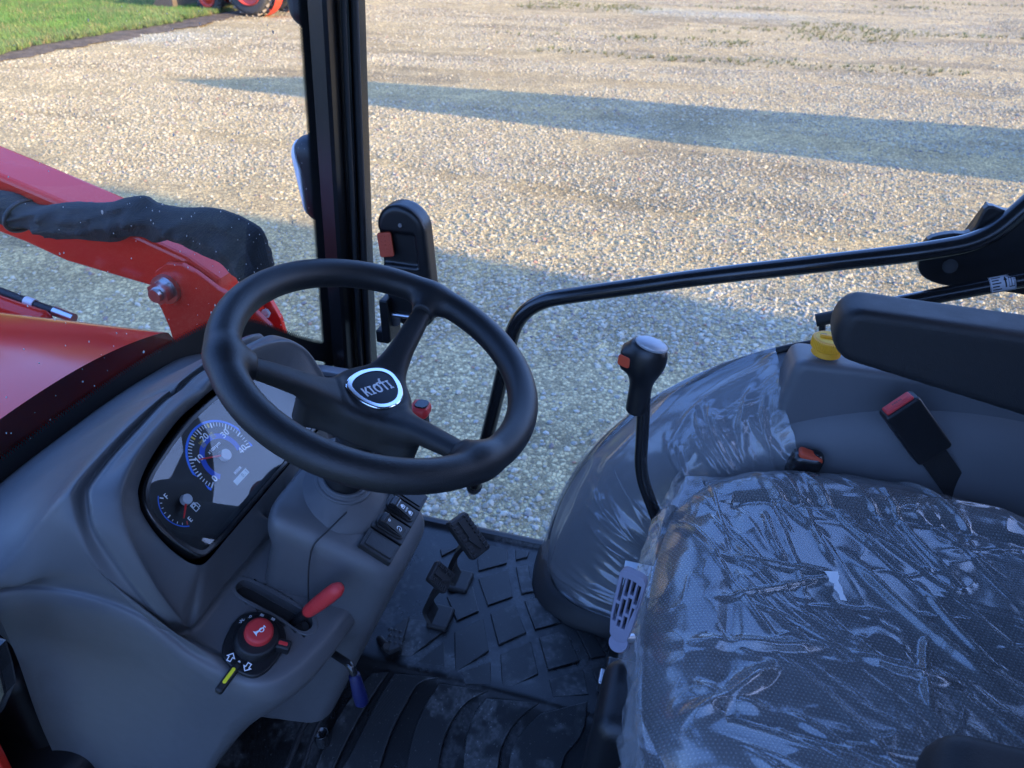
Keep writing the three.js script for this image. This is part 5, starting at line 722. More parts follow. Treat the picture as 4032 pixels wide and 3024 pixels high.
const fabB = tex(256, (u, v) => { const n = 16, gx = u * n, gy = v * n, ox = (Math.floor(gy) % 2) * 0.5, fx = (gx + ox) % 1 - 0.5, fy = gy % 1 - 0.5; return sstep(0.5, 0.1, Math.hypot(fx, fy)); }, false);
M.fabric = mat(lin(1, 1, 1), 0.92, { map: rep(fabT, 1 / 0.075), bumpMap: rep(fabB, 1 / 0.075), bumpScale: 0.0012 });
{
  const s = thing('operator_seat', 'dark dotted fabric operator seat under clear plastic', 'seat', null, [0.66, 0.98, -0.04]);
  const N = 90, P = []; for (let i = 0; i <= N; i++) { const row = []; for (let j = 0; j <= N; j++) { const a = (i / N - 0.5) * 2, b = (j / N - 0.5) * 2; const w = t => Math.sign(t) * (1 - Math.pow(1 - Math.abs(t), 1.7)); const [sa, sb] = squir(w(a), w(b)); row.push([0.67 + 0.318 * sa, -0.045 + 0.330 * sb]); } P.push(row); }
  const body = P.map(r => r.map(([x, z]) => V(x, seatTop(x, z), z)));
  const g = gridGeo(body); { const p = g.attributes.position, uv = g.attributes.uv; for (let i = 0; i < p.count; i++) uv.setXY(i, p.getX(i), p.getZ(i)); } part('cushion', g, M.fabric, s);
  const side = []; for (let k = 0; k <= 8; k++) { const t = k / 8; side.push(Array.from({ length: 97 }, (_, i) => { const a = i / 96 * Math.PI * 2, c = Math.cos(a), q = Math.sin(a), e = 0.5, x = 0.67 + (0.316 - 0.02 * t) * Math.sign(c) * Math.pow(Math.abs(c), e), z = -0.045 + (0.328 - 0.03 * t) * Math.sign(q) * Math.pow(Math.abs(q), e); return V(x, mix(1.398, 1.335, t), z); })); } part('cushion_side', gridGeo(side), M.fabric, s);
  part('seat_pan', box(0.58, 0.035, 0.56, 0.66, 1.325, -0.045, 0.015), M.black, s);
  // backrest
  part('backrest', boxUV(net((x, y, z) => smax(sdBox(x - 1.02 - (y - 1.45) * 0.16, y - 1.72, z + 0.045, 0.055, 0.34, 0.27, 0.05), -9, 0.01), [0.88, 1.36, -0.34], [1.2, 2.1, 0.25], 0.012)), M.fabric, s);
  // suspension base: moulded cover at the front left of the seat
  const fb = (x, y, z) => { let d = sdBox(x - 0.60, y - 1.17, z + 0.03, 0.24, 0.15, 0.20, 0.05); d = smin(d, sdBox(x - 0.350 + (1.33 - y) * 0.06, y - 1.22, z - 0.085, 0.042, 0.17, 0.06, 0.025), 0.03); return d; };
  part('suspension_cover', boxUV(net(fb, [0.28, 1.0, -0.25], [0.86, 1.43, 0.2], 0.007)), M.black, s);
  part('slide_rail', merge([box(0.62, 0.03, 0.035, 0.60, 1.00, 0.06, 0.004), box(0.62, 0.03, 0.035, 0.60, 1.00, -0.20, 0.004)]), M.steel, s);
  part('front_riser', merge([box(0.028, 0.30, 0.05, 0.322, 1.135, -0.02, 0.006), box(0.10, 0.05, 0.30, 0.35, 0.98, -0.06, 0.01)]), M.blackGloss, s);
  part('rail_bolt', cyl([0.300, 1.155, 0.0], [0.318, 1.155, 0.0], 0.008, 0.008, 6), M.steel, s);
  part('rail_clip', merge([box(0.05, 0.05, 0.018, 0.372, 1.265, 0.145, 0.005), cyl([0.362, 1.272, 0.154], [0.362, 1.272, 0.158], 0.012)]), M.blackSatin, s);
  // height lever: lavender grey paddle with long slots on a steel pin
  const lv = thing('height_lever', 'grey slotted seat adjusting paddle on a steel pin', 'lever', null, [0.3345,1.43,0.035]);

  const A = V([0.3326,1.5493,0.03]), B = V([0.325,1.4403,0.04]), ax = B.clone().sub(A), L = ax.length(); ax.normalize(); const nn = V(-0.22, 0.62, 0.75).normalize(), cr = ax.clone().cross(nn).normalize(), n2 = cr.clone().cross(ax).normalize();
  const lm = new THREE.Matrix4().makeBasis(cr, ax, n2).setPosition(A); const sh = new THREE.Shape(); const w0 = 0.0175, w1 = 0.0130; sh.moveTo(-w0, 0.012); sh.lineTo(-w1 - 0.002, L * 0.75); sh.absarc(0, L - 0.010, w1, Math.PI, 0, true); sh.lineTo(w0 - 0.001, L * 0.7); sh.lineTo(w0, 0.012); sh.absarc(w0 - 0.010, 0.004, 0.010, 0, -Math.PI / 2, true); sh.lineTo(-w0 + 0.010, -0.006); sh.absarc(-w0 + 0.010, 0.004, 0.010, -Math.PI / 2, -Math.PI, true);
  for (const [x, parts] of [[-0.0108, [[0.008, 0.040], [0.047, L - 0.028]]], [-0.0036, [[0.006, 0.028], [0.034, 0.060], [0.066, L - 0.022]]], [0.0036, [[0.006, 0.034], [0.040, 0.070], [0.076, L - 0.022]]], [0.0108, [[0.008, 0.046], [0.052, L - 0.028]]]]) for (const [a, b] of parts) { const h = new THREE.Path(); h.moveTo(x - 0.0022, a); h.lineTo(x + 0.0022, a); h.lineTo(x + 0.0020, b); h.lineTo(x - 0.0020, b); h.closePath(); sh.holes.push(h); }
  M.lavender = mat(lin(0.20, 0.20, 0.26), 0.5, fine); part('paddle', put(ext(sh, 0.010, 0.0012, 2), lm), M.lavender, lv); part('paddle_back', put(new THREE.PlaneGeometry(0.026, L * 0.85).translate(0, L * 0.45, -0.002), lm), M.black, lv);
  part('hinge_boss', cyl([0.3235,1.4246,0.04], [0.326,1.4003,0.02], 0.0125, 0.0125), M.lavender, lv); part('pin', cyl([0.3255,1.4205,0.03], [0.342,1.4159,0.02], 0.0062), M.steel, lv);
}
// ---------- clear bag over the seat ----------
{
  const b = thing('seat_cover_bag', 'crinkled clear plastic bag pulled over the operator seat', 'plastic bag', null, [0.66, 1.40, -0.04]);
  // long pulled folds: [x0, z0, x1, z1, width, height]
  const folds = [[[0.4707,1.46,-0.3239],[0.596,1.46,-0.1665]], [[0.596,1.46,-0.1665],[0.7799,1.46,0.0487]], [[0.5447,1.46,-0.3336],[0.6945,1.46,-0.1242]], [[0.6945,1.46,-0.1242],[0.769,1.46,0.015]], [[0.4003,1.46,0.0399],[0.5859,1.46,0.0216]], [[0.5859,1.46,0.0216],[0.7285,1.46,0.0393]], [[0.4276,1.46,-0.1171],[0.597,1.46,-0.1059]], [[0.4256,1.46,-0.0292],[0.5907,1.46,-0.1023]], [[0.399,1.46,0.1584],[0.5188,1.46,0.0547]], [[0.6984,1.46,-0.0466],[0.6741,1.46,0.1135]], [[0.6948,1.46,-0.3905],[0.8089,1.46,-0.2195]], [[0.4104,1.46,0.0993],[0.5066,1.46,0.1274]], [[0.6605,1.46,-0.3438],[0.7652,1.46,-0.1041]], [[0.4994,1.46,-0.2179],[0.5355,1.46,-0.0948]], [[0.5561,1.46,-0.2671],[0.5976,1.46,-0.1129]]].map(([p, q], i) => [p[0], p[2], q[0], q[2], [0.007, 0.009, 0.006, 0.006, 0.008, 0.008, 0.006, 0.005, 0.011, 0.0045, 0.006, 0.008, 0.005, 0.006, 0.005][i], [0.012, 0.016, 0.010, 0.010, 0.012, 0.013, 0.008, 0.008, 0.018, 0.010, 0.010, 0.010, 0.008, 0.008, 0.008][i]]);
  // each fold becomes a bowed ridge: start, bend, end, width, height
  const bows = folds.map(([a, c, d, e, w, k]) => [a, c, (a + d) / 2 - (e - c) * 0.10, (c + e) / 2 + (d - a) * 0.10, d, e, w * 0.85, k * 0.9]);
  for (let i = 0; i < 105; i++) { const x = rr(0.34, 0.92), z = rr(-0.37, 0.26), fan = 0.75 - 1.1 * (z + 0.05) * (x < 0.55 ? 1.6 : 0.6), a = fan + rr(-0.28, 0.28) + (rnd() < 0.15 ? -0.9 : 0), l = rr(0.09, 0.36), b = rr(-0.10, 0.10) * l, x2 = x + Math.cos(a) * l, z2 = z + Math.sin(a) * l; bows.push([x, z, (x + x2) / 2 - Math.sin(a) * b, (z + z2) / 2 + Math.cos(a) * b, x2, z2, rr(0.0020, 0.0055), rr(0.0012, 0.0050)]); }
  const segs = bows.map(([a, c, bx, bz, d, e, w, k]) => { const q = []; for (let i = 0; i <= 7; i++) { const t = i / 7; q.push([(1 - t) * (1 - t) * a + 2 * t * (1 - t) * bx + t * t * d, (1 - t) * (1 - t) * c + 2 * t * (1 - t) * bz + t * t * e]); } const xs = q.map(v => v[0]), zs = q.map(v => v[1]); return { q, w, k, x0: Math.min(...xs) - 0.03, x1: Math.max(...xs) + 0.03, z0: Math.min(...zs) - 0.03, z1: Math.max(...zs) + 0.03 }; });
  const foldH = (x, z) => { let h = 0; for (const { q, w, k, x0, x1, z0, z1 } of segs) { if (x < x0 || x > x1 || z < z0 || z > z1) continue; let best = 9, bt = 0; for (let i = 0; i < 7; i++) { const [ax, az] = q[i], dx = q[i + 1][0] - ax, dz = q[i + 1][1] - az, t = clamp(((x - ax) * dx + (z - az) * dz) / (dx * dx + dz * dz + 1e-12), 0, 1), d = Math.hypot(x - ax - dx * t, z - az - dz * t); if (d < best) { best = d; bt = (i + t) / 7; } } h = Math.max(h, k * Math.exp(-Math.pow(best / (w * 1.15), 2)) * sstep(0, 0.3, bt) * sstep(1, 0.7, bt)) ; } return h; };
  const N = 440, P = [];
  for (let i = 0; i <= N; i++) { const row = []; for (let j = 0; j <= N; j++) {
    const a = (i / N - 0.5) * 2, c = (j / N - 0.5) * 2, [sa, sc] = squir(a, c), x = 0.668 + 0.338 * sa, z = -0.045 + 0.352 * sc;
    const q1 = fbm(x * 7, z * 7, 1), q2 = fbm(x * 9 + 4, z * 9, 7);
    let h = 0.005 + foldH(x, z) + 0.006 * fbm(x * 4 + z * 2, z * 4, 2, 2) + 0.003 * Math.pow(ridge(x * 5 + 1.5 * q1 + z * 6, z * 5 - x * 5 + 1.5 * q2, 2), 5) + 0.0012 * Math.pow(ridge(x * 26 + 5 * q1, z * 16 + 4 * q2, 8), 4);
    const ex = clamp(a, -0.95, 0.95), ez = clamp(c, -0.94, 0.94); const [fa, fc] = squir(ex, ez), y0 = seatTop(0.668 + 0.338 * fa, -0.045 + 0.352 * fc);
    const over = Math.max(0, Math.abs(a) - 0.93) / 0.07 + Math.max(0, Math.abs(c) - 0.92) / 0.08;
    const hang = a < 0 ? 0.035 : 0.02; row.push(V(x - (a < -0.93 ? 0.012 * fbm(z * 18, 2) : 0), y0 + h - hang * over * (0.6 + 0.8 * fbm(x * 9 + z * 13, 3)), z + (Math.abs(c) > 0.92 ? 0.010 * (fbm(x * 22, 5) - 0.5) : 0)));
  } P.push(row); }
  part('film_sheet', gridGeo(P), M.filmSeat, b);
  // loose skirt hanging in front of the cushion
  const sk = []; for (let k = 0; k <= 26; k++) { const t = k / 26; sk.push(Array.from({ length: 160 }, (_, j) => { const u = j / 159, z = mix(-0.33, 0.285, u), q = fbm(u * 7, t * 2, 3), nearS = sstep(0.62, 1, u); const x = 0.668 - 0.318 * Math.sqrt(1 - 0.26 * Math.pow((z + 0.045) / 0.352, 2)) + 0.008 * Math.sin(u * 46 + 5 * q) * (0.3 + t) + 0.010 * (fbm(u * 24, t * 5, 8) - 0.5) - 0.012 * t - 0.02 * nearS * t; return V(x, 1.444 - t * (0.055 + 0.030 * fbm(u * 11, 6) + 0.06 * nearS) + 0.004 * ridge(u * 30, t * 6, 4), z); })); } part('film_skirt', gridGeo(sk), M.filmSeat, b);
  const c0 = [0.5873,1.492,-0.0705]; const tg = [[-0.011, 0.026], [0.010, 0.028], [0.009, 0.016], [0.005, 0.008], [0.008, -0.004], [0.007, -0.018], [0.009, -0.030], [-0.001, -0.030], [0.000, -0.018], [-0.005, -0.008], [-0.002, 0.002], [-0.009, 0.006], [-0.007, 0.014]].map(([x, y]) => [x * 0.85, y * 0.85]);
  part('torn_label', ext(shapeOf(tg), 0.0006, 0.0001, 1).rotateX(-Math.PI / 2).rotateY(0.15).translate(c0[0], c0[1] + 0.008, c0[2]), M.white, b);
}
// ---------- armrests, belt, levers ----------

{
  const armF = (x, y, z, x0, top, h0, h1, zc, hw) => { const t = clamp((x - x0) / 0.30, 0, 1), hh = mix(h0, h1, t); const yc = top - hh; let d = smax(Math.abs(z - zc) - hw, Math.abs(y - yc) - hh, 0.014); d = smax(d, x0 - x + 0.35 * Math.pow((y - yc) / hh, 2) * 0.03, 0.022); return smax(d, x - x0 - 0.45, 0.02); };
  M.arm = mat(lin(0.010, 0.010, 0.011), 0.60, grain);
  const seat = scene.getObjectByName('operator_seat');
  part('armrest', boxUV(net((x, y, z) => armF(x, y - (x - 0.53) * -0.02, z, 0.532, 1.818, 0.036, 0.062, -0.268, 0.036), [0.51, 1.64, -0.32], [1.0, 1.84, -0.22], 0.0055)), M.arm, seat, 'thick black padded armrest on the far side');
  part('armrest', boxUV(net((x, y, z) => armF(x, y, z, 0.572, 1.712, 0.034, 0.05, 0.305, 0.036), [0.55, 1.56, 0.25], [1.04, 1.73, 0.36], 0.0055)), M.arm, seat, 'tip of the near black armrest');
  const b = thing('belt_buckle', 'black seat belt buckle with a red press button', 'belt buckle', null, [0.7442,1.527,-0.345]);
  const c1 = V([0.6654,1.6323,-0.33]), c2 = V([0.7407,1.5473,-0.345]), ax = c2.clone().sub(c1), L = ax.length(); ax.normalize(); const nrm = V(0.12, 0.30, 0.95); const xx = ax.clone().cross(nrm).normalize(), zz = xx.clone().cross(ax).normalize(), bm = new THREE.Matrix4().makeBasis(xx, ax, zz).setPosition(c1);
  part('buckle_body', put(ext(roundRect(0.056, L, 0.006), 0.026, 0.004, 3).translate(0, L / 2, -0.013), bm), M.black, b);
  const pb = part('press_button', put(new RoundedBoxGeometry(0.044, 0.008, 0.018, 3, 0.003).translate(0, -0.0005, 0), bm), M.redPlastic, b);
  const pt = canvasTex(128, 32, g => { g.fillStyle = '#d8342c'; g.fillRect(0, 0, 128, 32); g.fillStyle = '#30100e'; g.font = 'bold 22px sans-serif'; g.textAlign = 'center'; g.fillText('PRESS', 64, 24); }); part('press_print', put(new THREE.PlaneGeometry(0.032, 0.008).rotateX(Math.PI / 2).rotateY(Math.PI).translate(0, -0.0048, 0), bm), mat(0xffffff, 0.5, { map: pt }), pb);
  part('strap', put(box(0.040, 0.16, 0.004, 0.002, L + 0.07, 0, 0.0015), bm), mat(lin(0.012, 0.012, 0.013), 0.9, { bumpMap: rep(weaveT, 20), bumpScale: 0.0006 }), b);
  // low range lever behind the seat edge
  const rl = thing('range_lever', 'short black lever knob with a red top behind the seat edge', 'lever', null, [0.5693,1.4765,-0.345]); const rc = [0.5672,1.4828,-0.345];
  part('knob', net((x, y, z) => { const X = x - rc[0], Y = y - rc[1], Zz = z - rc[2]; return sdBox(X - Y * 0.15, Y, Zz, 0.0255, 0.028, 0.018, 0.015); }, [rc[0] - 0.04, rc[1] - 0.04, rc[2] - 0.03], [rc[0] + 0.04, rc[1] + 0.04, rc[2] + 0.03], 0.003), M.blackGloss, rl);
  part('red_inlay', net((x, y, z) => { const X = x - rc[0], Y = y - rc[1] - 0.0195 + 0.25 * (x - rc[0]), Zz = z - rc[2] - 0.004; return sdBox(X - 0.005, Y - 0.003, Zz, 0.0195, 0.0075, 0.011, 0.006); }, [rc[0] - 0.04, rc[1] - 0.01, rc[2] - 0.03], [rc[0] + 0.04, rc[1] + 0.05, rc[2] + 0.03], 0.002), M.orangePlastic, rl);
  part('stem', cyl([rc[0] + 0.004, rc[1] - 0.02, rc[2]], [rc[0] + 0.01, rc[1] - 0.18, rc[2] + 0.01], 0.008), M.black, rl);
}
{
  // main gear lever
  const g = thing('gear_lever', 'tall cranked gear lever with a silver capped black knob', 'lever', null, [0.37, 1.25, -0.29]);
  part('shaft', bentTube([[0.381,1.283,-0.285], [0.3088,1.4466,-0.29], [0.3035,1.5348,-0.29], [0.2977,1.6058,-0.29]], 0.0108, 0.05, 18), M.blackGloss, g);
  const k = V([0.2924,1.6708,-0.29]), ku = V([0.287,1.6998,-0.29]).sub(V([0.3006,1.5798,-0.29])).normalize();
  const kn = part('knob', net((x, y, z) => { const X = x - k.x, Y = y - k.y, Zz = z - k.z; let d = Math.hypot(X * 0.92, (Y - 0.002) * 0.86, Zz * 1.12) - 0.0305; d = smax(d, Y - 0.031 + 0.18 * X - 0.10 * Zz, 0.012); d = smin(d, sdBox(X + 0.020, Y + 0.004, Zz + 0.002, 0.017, 0.018, 0.016, 0.007), 0.010); d = smin(d, sdCap(X, Y, Zz, [0, -0.02, 0], [-0.003, -0.098, 0], 0.018, 0.0175), 0.022); return smax(d, -(Y + 0.100), 0.004); }, [k.x - 0.06, k.y - 0.12, k.z - 0.05], [k.x + 0.06, k.y + 0.05, k.z + 0.05], 0.003), M.blackSatin, g);
  part('silver_cap', net((x, y, z) => { const X = x - k.x - 0.007, Y = y - k.y - 0.0265 + 0.22 * (x - k.x) - 0.1 * (z - k.z), Zz = z - k.z - 0.003; return Math.hypot(X / 0.025, Y / 0.0085, Zz / 0.0215) * 0.0085 - 0.0085; }, [k.x - 0.05, k.y - 0.0, k.z - 0.04], [k.x + 0.05, k.y + 0.06, k.z + 0.04], 0.0022), M.silver, kn);
  part('red_button', put(ext(roundRect(0.021, 0.018, 0.004), 0.006, 0.0012), frame([k.x - 0.028, k.y - 0.003, k.z + 0.0125], [-0.45, 0.12, 0.88])), M.orangePlastic, kn);
  // gate box with the gear pattern plate
  const gb = thing('gear_gate_box', 'black gear gate box with a white shift pattern plate', 'gate box', null, [0.42, 0.98, -0.27]);
  part('gate_box', merge([box(0.26, 0.29, 0.14, 0.485, 1.12, -0.275, 0.02)]), M.black, gb);
  const pt = canvasTex(256, 128, q => { q.fillStyle = '#dfe3e6'; q.fillRect(0, 0, 256, 128); q.strokeStyle = q.fillStyle = '#23272e'; q.lineWidth = 5; q.beginPath(); q.moveTo(60, 40); q.lineTo(60, 96); q.moveTo(128, 40); q.lineTo(128, 96); q.moveTo(196, 40); q.lineTo(196, 96); q.moveTo(60, 68); q.lineTo(196, 68); q.stroke(); q.font = 'bold 24px sans-serif'; q.textAlign = 'center'; ['1', '3', 'H'].forEach((t, i) => q.fillText(t, 60 + i * 68, 30)); ['2', '4', 'L'].forEach((t, i) => q.fillText(t, 60 + i * 68, 122)); });
  const pc = [0.3542,1.272,-0.2284]; part('pattern_plate', box(0.095, 0.004, 0.055, pc[0], 1.271, pc[2], 0.001), M.white, gb); part('pattern_print', new THREE.PlaneGeometry(0.088, 0.048).rotateX(-Math.PI / 2).translate(pc[0], 1.2745, pc[2]), mat(0xffffff, 0.5, { map: pt }), gb);
}
// ---------- right door ----------
{
  const d = thing('cab_door', 'right glass cab door with a black tubular grab bar', 'door', null, [0.35, 0.98, -0.66]);
  part('door_glass', gridGeo([0.955, 1.4, 1.9, 2.38].map(y => Array.from({ length: 14 }, (_, i) => { const t = i / 13, x = mix(-0.262, 1.05, t); return V(x, y, -0.668 - 0.012 * Math.sin(t * Math.PI)); }))), M.glass, d);
  const bar = part('grab_bar', bentTube([[-0.099,1.0391,-0.63], [-0.0538,1.2525,-0.625], [0.0076,1.562,-0.62], [0.3459,1.6654,-0.62], [0.7059,1.7617,-0.62], [0.8017,1.7903,-0.63], [0.8631,1.8798,-0.65]], 0.0162, 0.085, 18), M.blackGloss, d);
  part('bar_foot', cyl([-0.1015,1.0325,-0.63], [-0.1143,0.9949,-0.66], 0.02, 0.016), M.black, bar);
  // latch box with its push tab
  const c = V([-0.2278,1.6152,-0.615]); const lf = (x, y, z) => { const X = x - c.x + (y - c.y) * 0.06, Y = y - c.y, Zz = z - c.z; const r = 0.052, q = clamp(Y, -0.085, 0.085); let dd = Math.hypot(X, Y - q) - r; dd = smax(dd, Math.abs(Zz) - 0.026, 0.014); dd = smax(dd, -(smax(Math.abs(Y - 0.045) - 0.035, Math.max(0.018 - Zz, X - 0.028), 0.006)), 0.006); return dd; };
  const lb = part('latch_box', boxUV(net(lf, [c.x - 0.07, c.y - 0.15, c.z - 0.04], [c.x + 0.07, c.y + 0.15, c.z + 0.04], 0.0042)), M.blackSatin, d);
  const tf = frame([-0.2653,1.6701,-0.588], [0.25, 0.12, 0.96], [-0.10, 1, 0]); const tp = part('push_tab', put(ext(roundRect(0.029, 0.050, 0.005), 0.008, 0.0016, 3), tf), M.orangePlastic, lb);
  for (let i = 0; i < 3; i++) for (let j = 0; j < 4; j++) part('tab_dimple', put(new THREE.SphereGeometry(0.0014, 8, 6).scale(1, 1, 0.5).translate(-0.008 + i * 0.008, 0.017 - j * 0.0085, 0.008), tf), M.orangePlastic, tp);
  part('finger_scoop', ext(roundRect(0.042, 0.026, 0.006), 0.006, 0.0015).translate(c.x + 0.004, c.y + 0.048, c.z + 0.010), M.blackSatin, lb);
  part('screw', cyl([c.x - 0.004, c.y + 0.098, c.z + 0.024], [c.x - 0.004, c.y + 0.098, c.z + 0.028], 0.0042), M.steel, lb);
  // hinge plate at the rear
  const hp = part('hinge_plate', ext(smoothShape([[0.7272,1.7132,-0.63],[0.7171,1.7422,-0.63],[0.7213,1.7764,-0.63],[0.7525,1.7909,-0.63],[0.779,1.7957,-0.63],[0.7908,1.8429,-0.63],[0.8194,1.8383,-0.63],[0.8882,1.8321,-0.63],[0.9412,1.6914,-0.63],[0.8915,1.6972,-0.63],[0.8109,1.6986,-0.63],[0.7598,1.6984,-0.63]].map(p => [p[0], p[1]]), 80), 0.02, 0.004, 3).translate(0, 0, -0.665), M.blackSatin, d);
  part('hinge_bolt', merge([cyl([0.7678,1.734,-0.645], [0.7643,1.7382,-0.634], 0.009, 0.009, 6), cyl([0.7678,1.734,-0.645], [0.7662,1.7359,-0.64], 0.012, 0.012, 20)]), M.black, hp);
  part('hinge_cover', ext(shapeOf([[0.7862,1.7836,-0.66],[0.8019,1.8357,-0.66],[0.8358,1.8235,-0.66],[0.8259,1.7818,-0.66]].map(p => [p[0], p[1]])), 0.04, 0.004, 2).translate(0, 0, -0.70), M.black, hp);
  // gas strut
  const s = thing('gas_strut', 'black gas strut with a small printed label behind the armrest', 'gas strut', null, [0.6997,1.6832,-0.6]);
  part('cylinder', cyl([0.6714,1.6638,-0.6], [0.9066,1.7591,-0.6], 0.0135), M.blackGloss, s);
  part('rod', cyl([0.5983,1.6323,-0.6], [0.6748,1.6652,-0.6], 0.0048), M.steel, s);
  part('ball_socket', merge([cyl([0.571,1.6205,-0.6], [0.607,1.6355,-0.6], 0.0120, 0.0115), cyl([0.5824,1.6194,-0.6], [0.5869,1.6,-0.6], 0.006)]), M.rubber, s);
  const lt = canvasTex(256, 96, q => { q.fillStyle = '#b9bec6'; q.fillRect(0, 0, 256, 96); q.strokeStyle = q.fillStyle = '#1a1d22'; q.lineWidth = 4; q.strokeRect(6, 6, 244, 84); q.beginPath(); q.moveTo(150, 70); q.lineTo(150, 40); q.lineTo(140, 40); q.lineTo(158, 18); q.lineTo(176, 40); q.lineTo(166, 40); q.lineTo(166, 70); q.fill(); for (let i = 0; i < 5; i++) q.fillRect(24, 20 + i * 13, 90 - (i % 2) * 20, 5); q.strokeRect(190, 30, 22, 40); q.strokeRect(218, 30, 22, 40); });
  const a = V([0.8204,1.724,-0.6]), e = V([0.8539,1.7371,-0.6]), ax = e.clone().sub(a), LL = ax.length(); const cg = new THREE.CylinderGeometry(0.0139, 0.0139, LL, 24, 1, true, -2.2, 2.8); part('strut_label', cg.rotateY(0.2).applyQuaternion(new THREE.Quaternion().setFromUnitVectors(V(0, 1, 0), ax.normalize())).translate((a.x + e.x) / 2, (a.y + e.y) / 2, (a.z + e.z) / 2), mat(0xffffff, 0.5, { map: (() => { lt.center.set(0.5, 0.5); lt.rotation = Math.PI / 2; return lt; })() }), s);
}

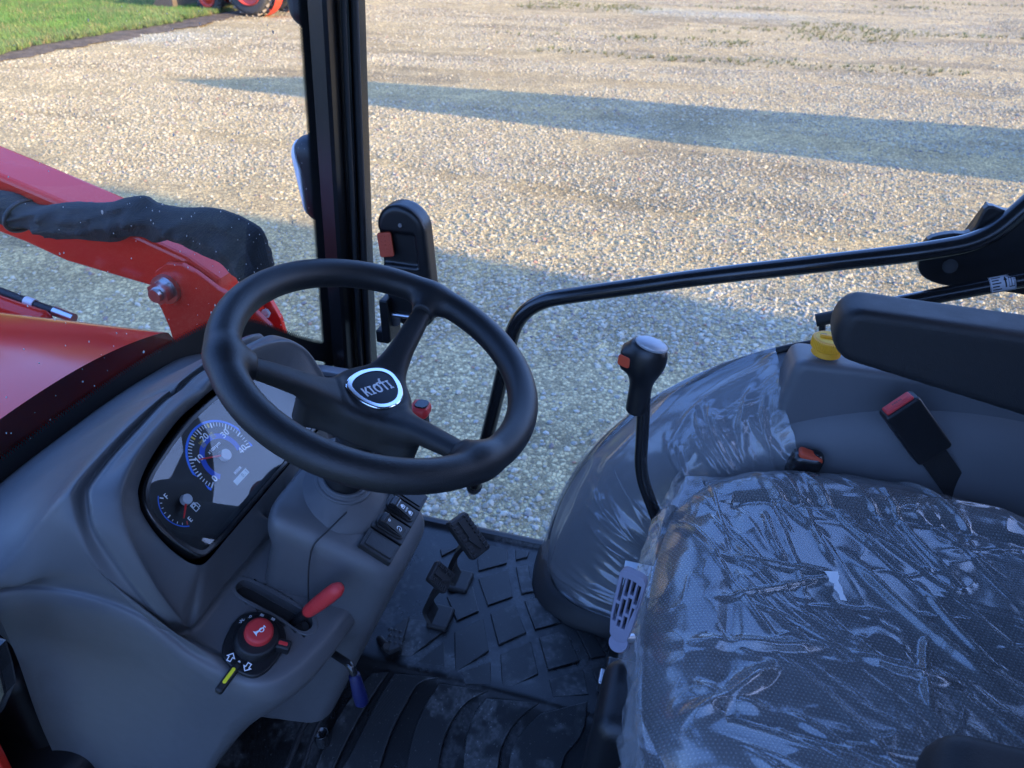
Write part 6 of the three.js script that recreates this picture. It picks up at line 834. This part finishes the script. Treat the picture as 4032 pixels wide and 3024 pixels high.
// ---------- far tractor parked on the verge ----------
{
  const t = thing('parked_tractor', 'small red tractor with a loader parked on the far grass edge', 'tractor', null, [-12, 0, -17.7]);
  M.tyre = mat(lin(0.05, 0.047, 0.04), 0.85, fine); M.dirt = mat(lin(0.24, 0.20, 0.145), 0.95, fine); M.rimRed = mat(lin(0.55, 0.05, 0.02), 0.4, fine);
  const wheel = (name, x, z, r, w, s) => {
    const pr = [[r * 0.58, -w / 2], [r * 0.80, -w / 2 - 0.015], [r * 0.94, -w * 0.42], [r * 0.955, 0], [r * 0.94, w * 0.42], [r * 0.80, w / 2 + 0.015], [r * 0.58, w / 2]].map(([a, b]) => new THREE.Vector2(a, b));
    const q = part(name, new THREE.LatheGeometry(pr, 40).rotateX(Math.PI / 2).translate(x, r, z), M.tyre, t);
    const lugs = []; for (let k = 0; k < 22; k++) for (const d of [-1, 1]) { const a = (k + (d > 0 ? 0.5 : 0)) / 22 * Math.PI * 2, g = new THREE.BoxGeometry(0.05, 0.05, w * 0.52); g.rotateY(d * 0.75); g.translate(0, r * 0.965, d * w * 0.22); g.rotateZ(a); lugs.push(g.translate(x, r, z)); }
    part('tread_lugs', merge(lugs), r > 0.4 ? M.dirt : M.tyre, q);
    part('rim', new THREE.LatheGeometry([[0.0001, 0.02], [r * 0.2, 0.03], [r * 0.28, -0.02], [r * 0.5, -0.06], [r * 0.56, 0.03], [r * 0.61, 0.06], [r * 0.62, -w]].map(([a, b]) => new THREE.Vector2(a, b)), 36).rotateX(s * Math.PI / 2).translate(x, r, z + s * w * 0.42), M.rimRed, q);
  };
  wheel('rear_wheel', -11.3, -17.15, 0.62, 0.38, 1); wheel('rear_wheel', -11.3, -18.35, 0.62, 0.38, -1); wheel('front_wheel', -12.6, -17.25, 0.36, 0.24, 1); wheel('front_wheel', -12.6, -18.25, 0.36, 0.24, -1);
  part('chassis', merge([box(2.0, 0.34, 0.36, -12.0, 0.66, -17.75, 0.05), box(0.3, 0.3, 0.9, -11.2, 0.62, -17.75, 0.05), box(0.16, 0.14, 0.8, -12.6, 0.40, -17.75, 0.03)]), M.tyre, t);
  part('bonnet', box(1.25, 0.5, 0.6, -12.45, 1.05, -17.75, 0.09), M.rimRed, t); part('platform', box(1.0, 0.06, 1.0, -11.75, 0.72, -17.75, 0.02), M.tyre, t);
  for (const z of [-17.2, -18.3]) part('mudguard', new THREE.CylinderGeometry(0.68, 0.68, 0.34, 24, 1, true, -1.2, 2.4).rotateX(Math.PI / 2).rotateZ(0.2).translate(-11.2, 0.66, z), M.rimRed, t);
  part('seat', merge([box(0.42, 0.1, 0.46, -11.35, 1.02, -17.75, 0.04), box(0.1, 0.42, 0.46, -11.12, 1.25, -17.75, 0.04)]), M.tyre, t);
  part('roll_bar', bentTube([[-10.95, 0.7, -17.25], [-10.95, 2.3, -17.25], [-10.95, 2.3, -18.25], [-10.95, 0.7, -18.25]], 0.035, 0.12), M.tyre, t);
  part('hitch_arms', merge([box(0.75, 0.06, 0.05, -10.65, 0.48, -17.5, 0.01), box(0.75, 0.06, 0.05, -10.65, 0.48, -18.0, 0.01), box(0.06, 0.06, 0.62, -10.32, 0.48, -17.75, 0.01)]), M.steel, t);
  for (const z of [-17.35, -18.15]) part('loader_boom', bentTube([[-12.3, 1.15, z], [-13.5, 1.0, z], [-13.7, 0.3, z]], 0.05, 0.2), M.rimRed, t);
  part('bucket', put(new THREE.ExtrudeGeometry(shapeOf([[0, 0.05], [0.55, 0.05], [0.62, 0.1], [0.15, 0.62], [0.08, 0.62], [-0.02, 0.3]]), { depth: 1.45, bevelEnabled: false }), new THREE.Matrix4().makeBasis(V(-1, 0, 0), V(0, 1, 0), V(0, 0, -1)).setPosition(-13.55, 0.02, -17.0)), mat(lin(0.10, 0.075, 0.05), 0.8, fine), t);
  // left loader post and black step frame seen below the dashboard's left end
  const lp = thing('left_loader_post', 'red loader post glimpsed in the lower left corner', 'loader post', null, [-0.8, 0.6, 0.3]);
  part('post_plate', ext(shapeOf([[-0.5746,1.4125,0.3],[-0.5031,1.3416,0.3],[-0.5224,1.2689,0.3],[-0.544,1.1136,0.3],[-0.6342,0.8907,0.3],[-0.9855,0.6848,0.3]].map(p => [p[0], p[1]])), 0.014, 0.003, 2).translate(0, 0, 0.29), M.red, lp);
  part('post_flange', ext(shapeOf([[-0.763,1.1861,0.25],[-0.6283,1.1695,0.25],[-0.6434,1.0992,0.25],[-0.681,0.8289,0.25],[-1.0956,0.5971,0.25]].map(p => [p[0], p[1]])), 0.012, 0.003, 2).translate(0, 0, 0.20), M.red, lp);
  const fr = thing('step_frame', 'black steel step frame corner beside the dashboard', 'frame', null, [-0.6, 1.2, 0.33]);
  part('frame_plate', ext(shapeOf([[-0.4101,1.5446,0.33],[-0.3324,1.5447,0.33],[-0.3419,1.5041,0.33],[-0.3553,1.4597,0.33],[-0.4046,1.3874,0.33],[-0.4781,1.4142,0.33]].map(p => [p[0], p[1]])), 0.02, 0.004, 2).translate(0, 0, 0.32), M.blackGloss, fr);
}

renderer.render(scene, camera);
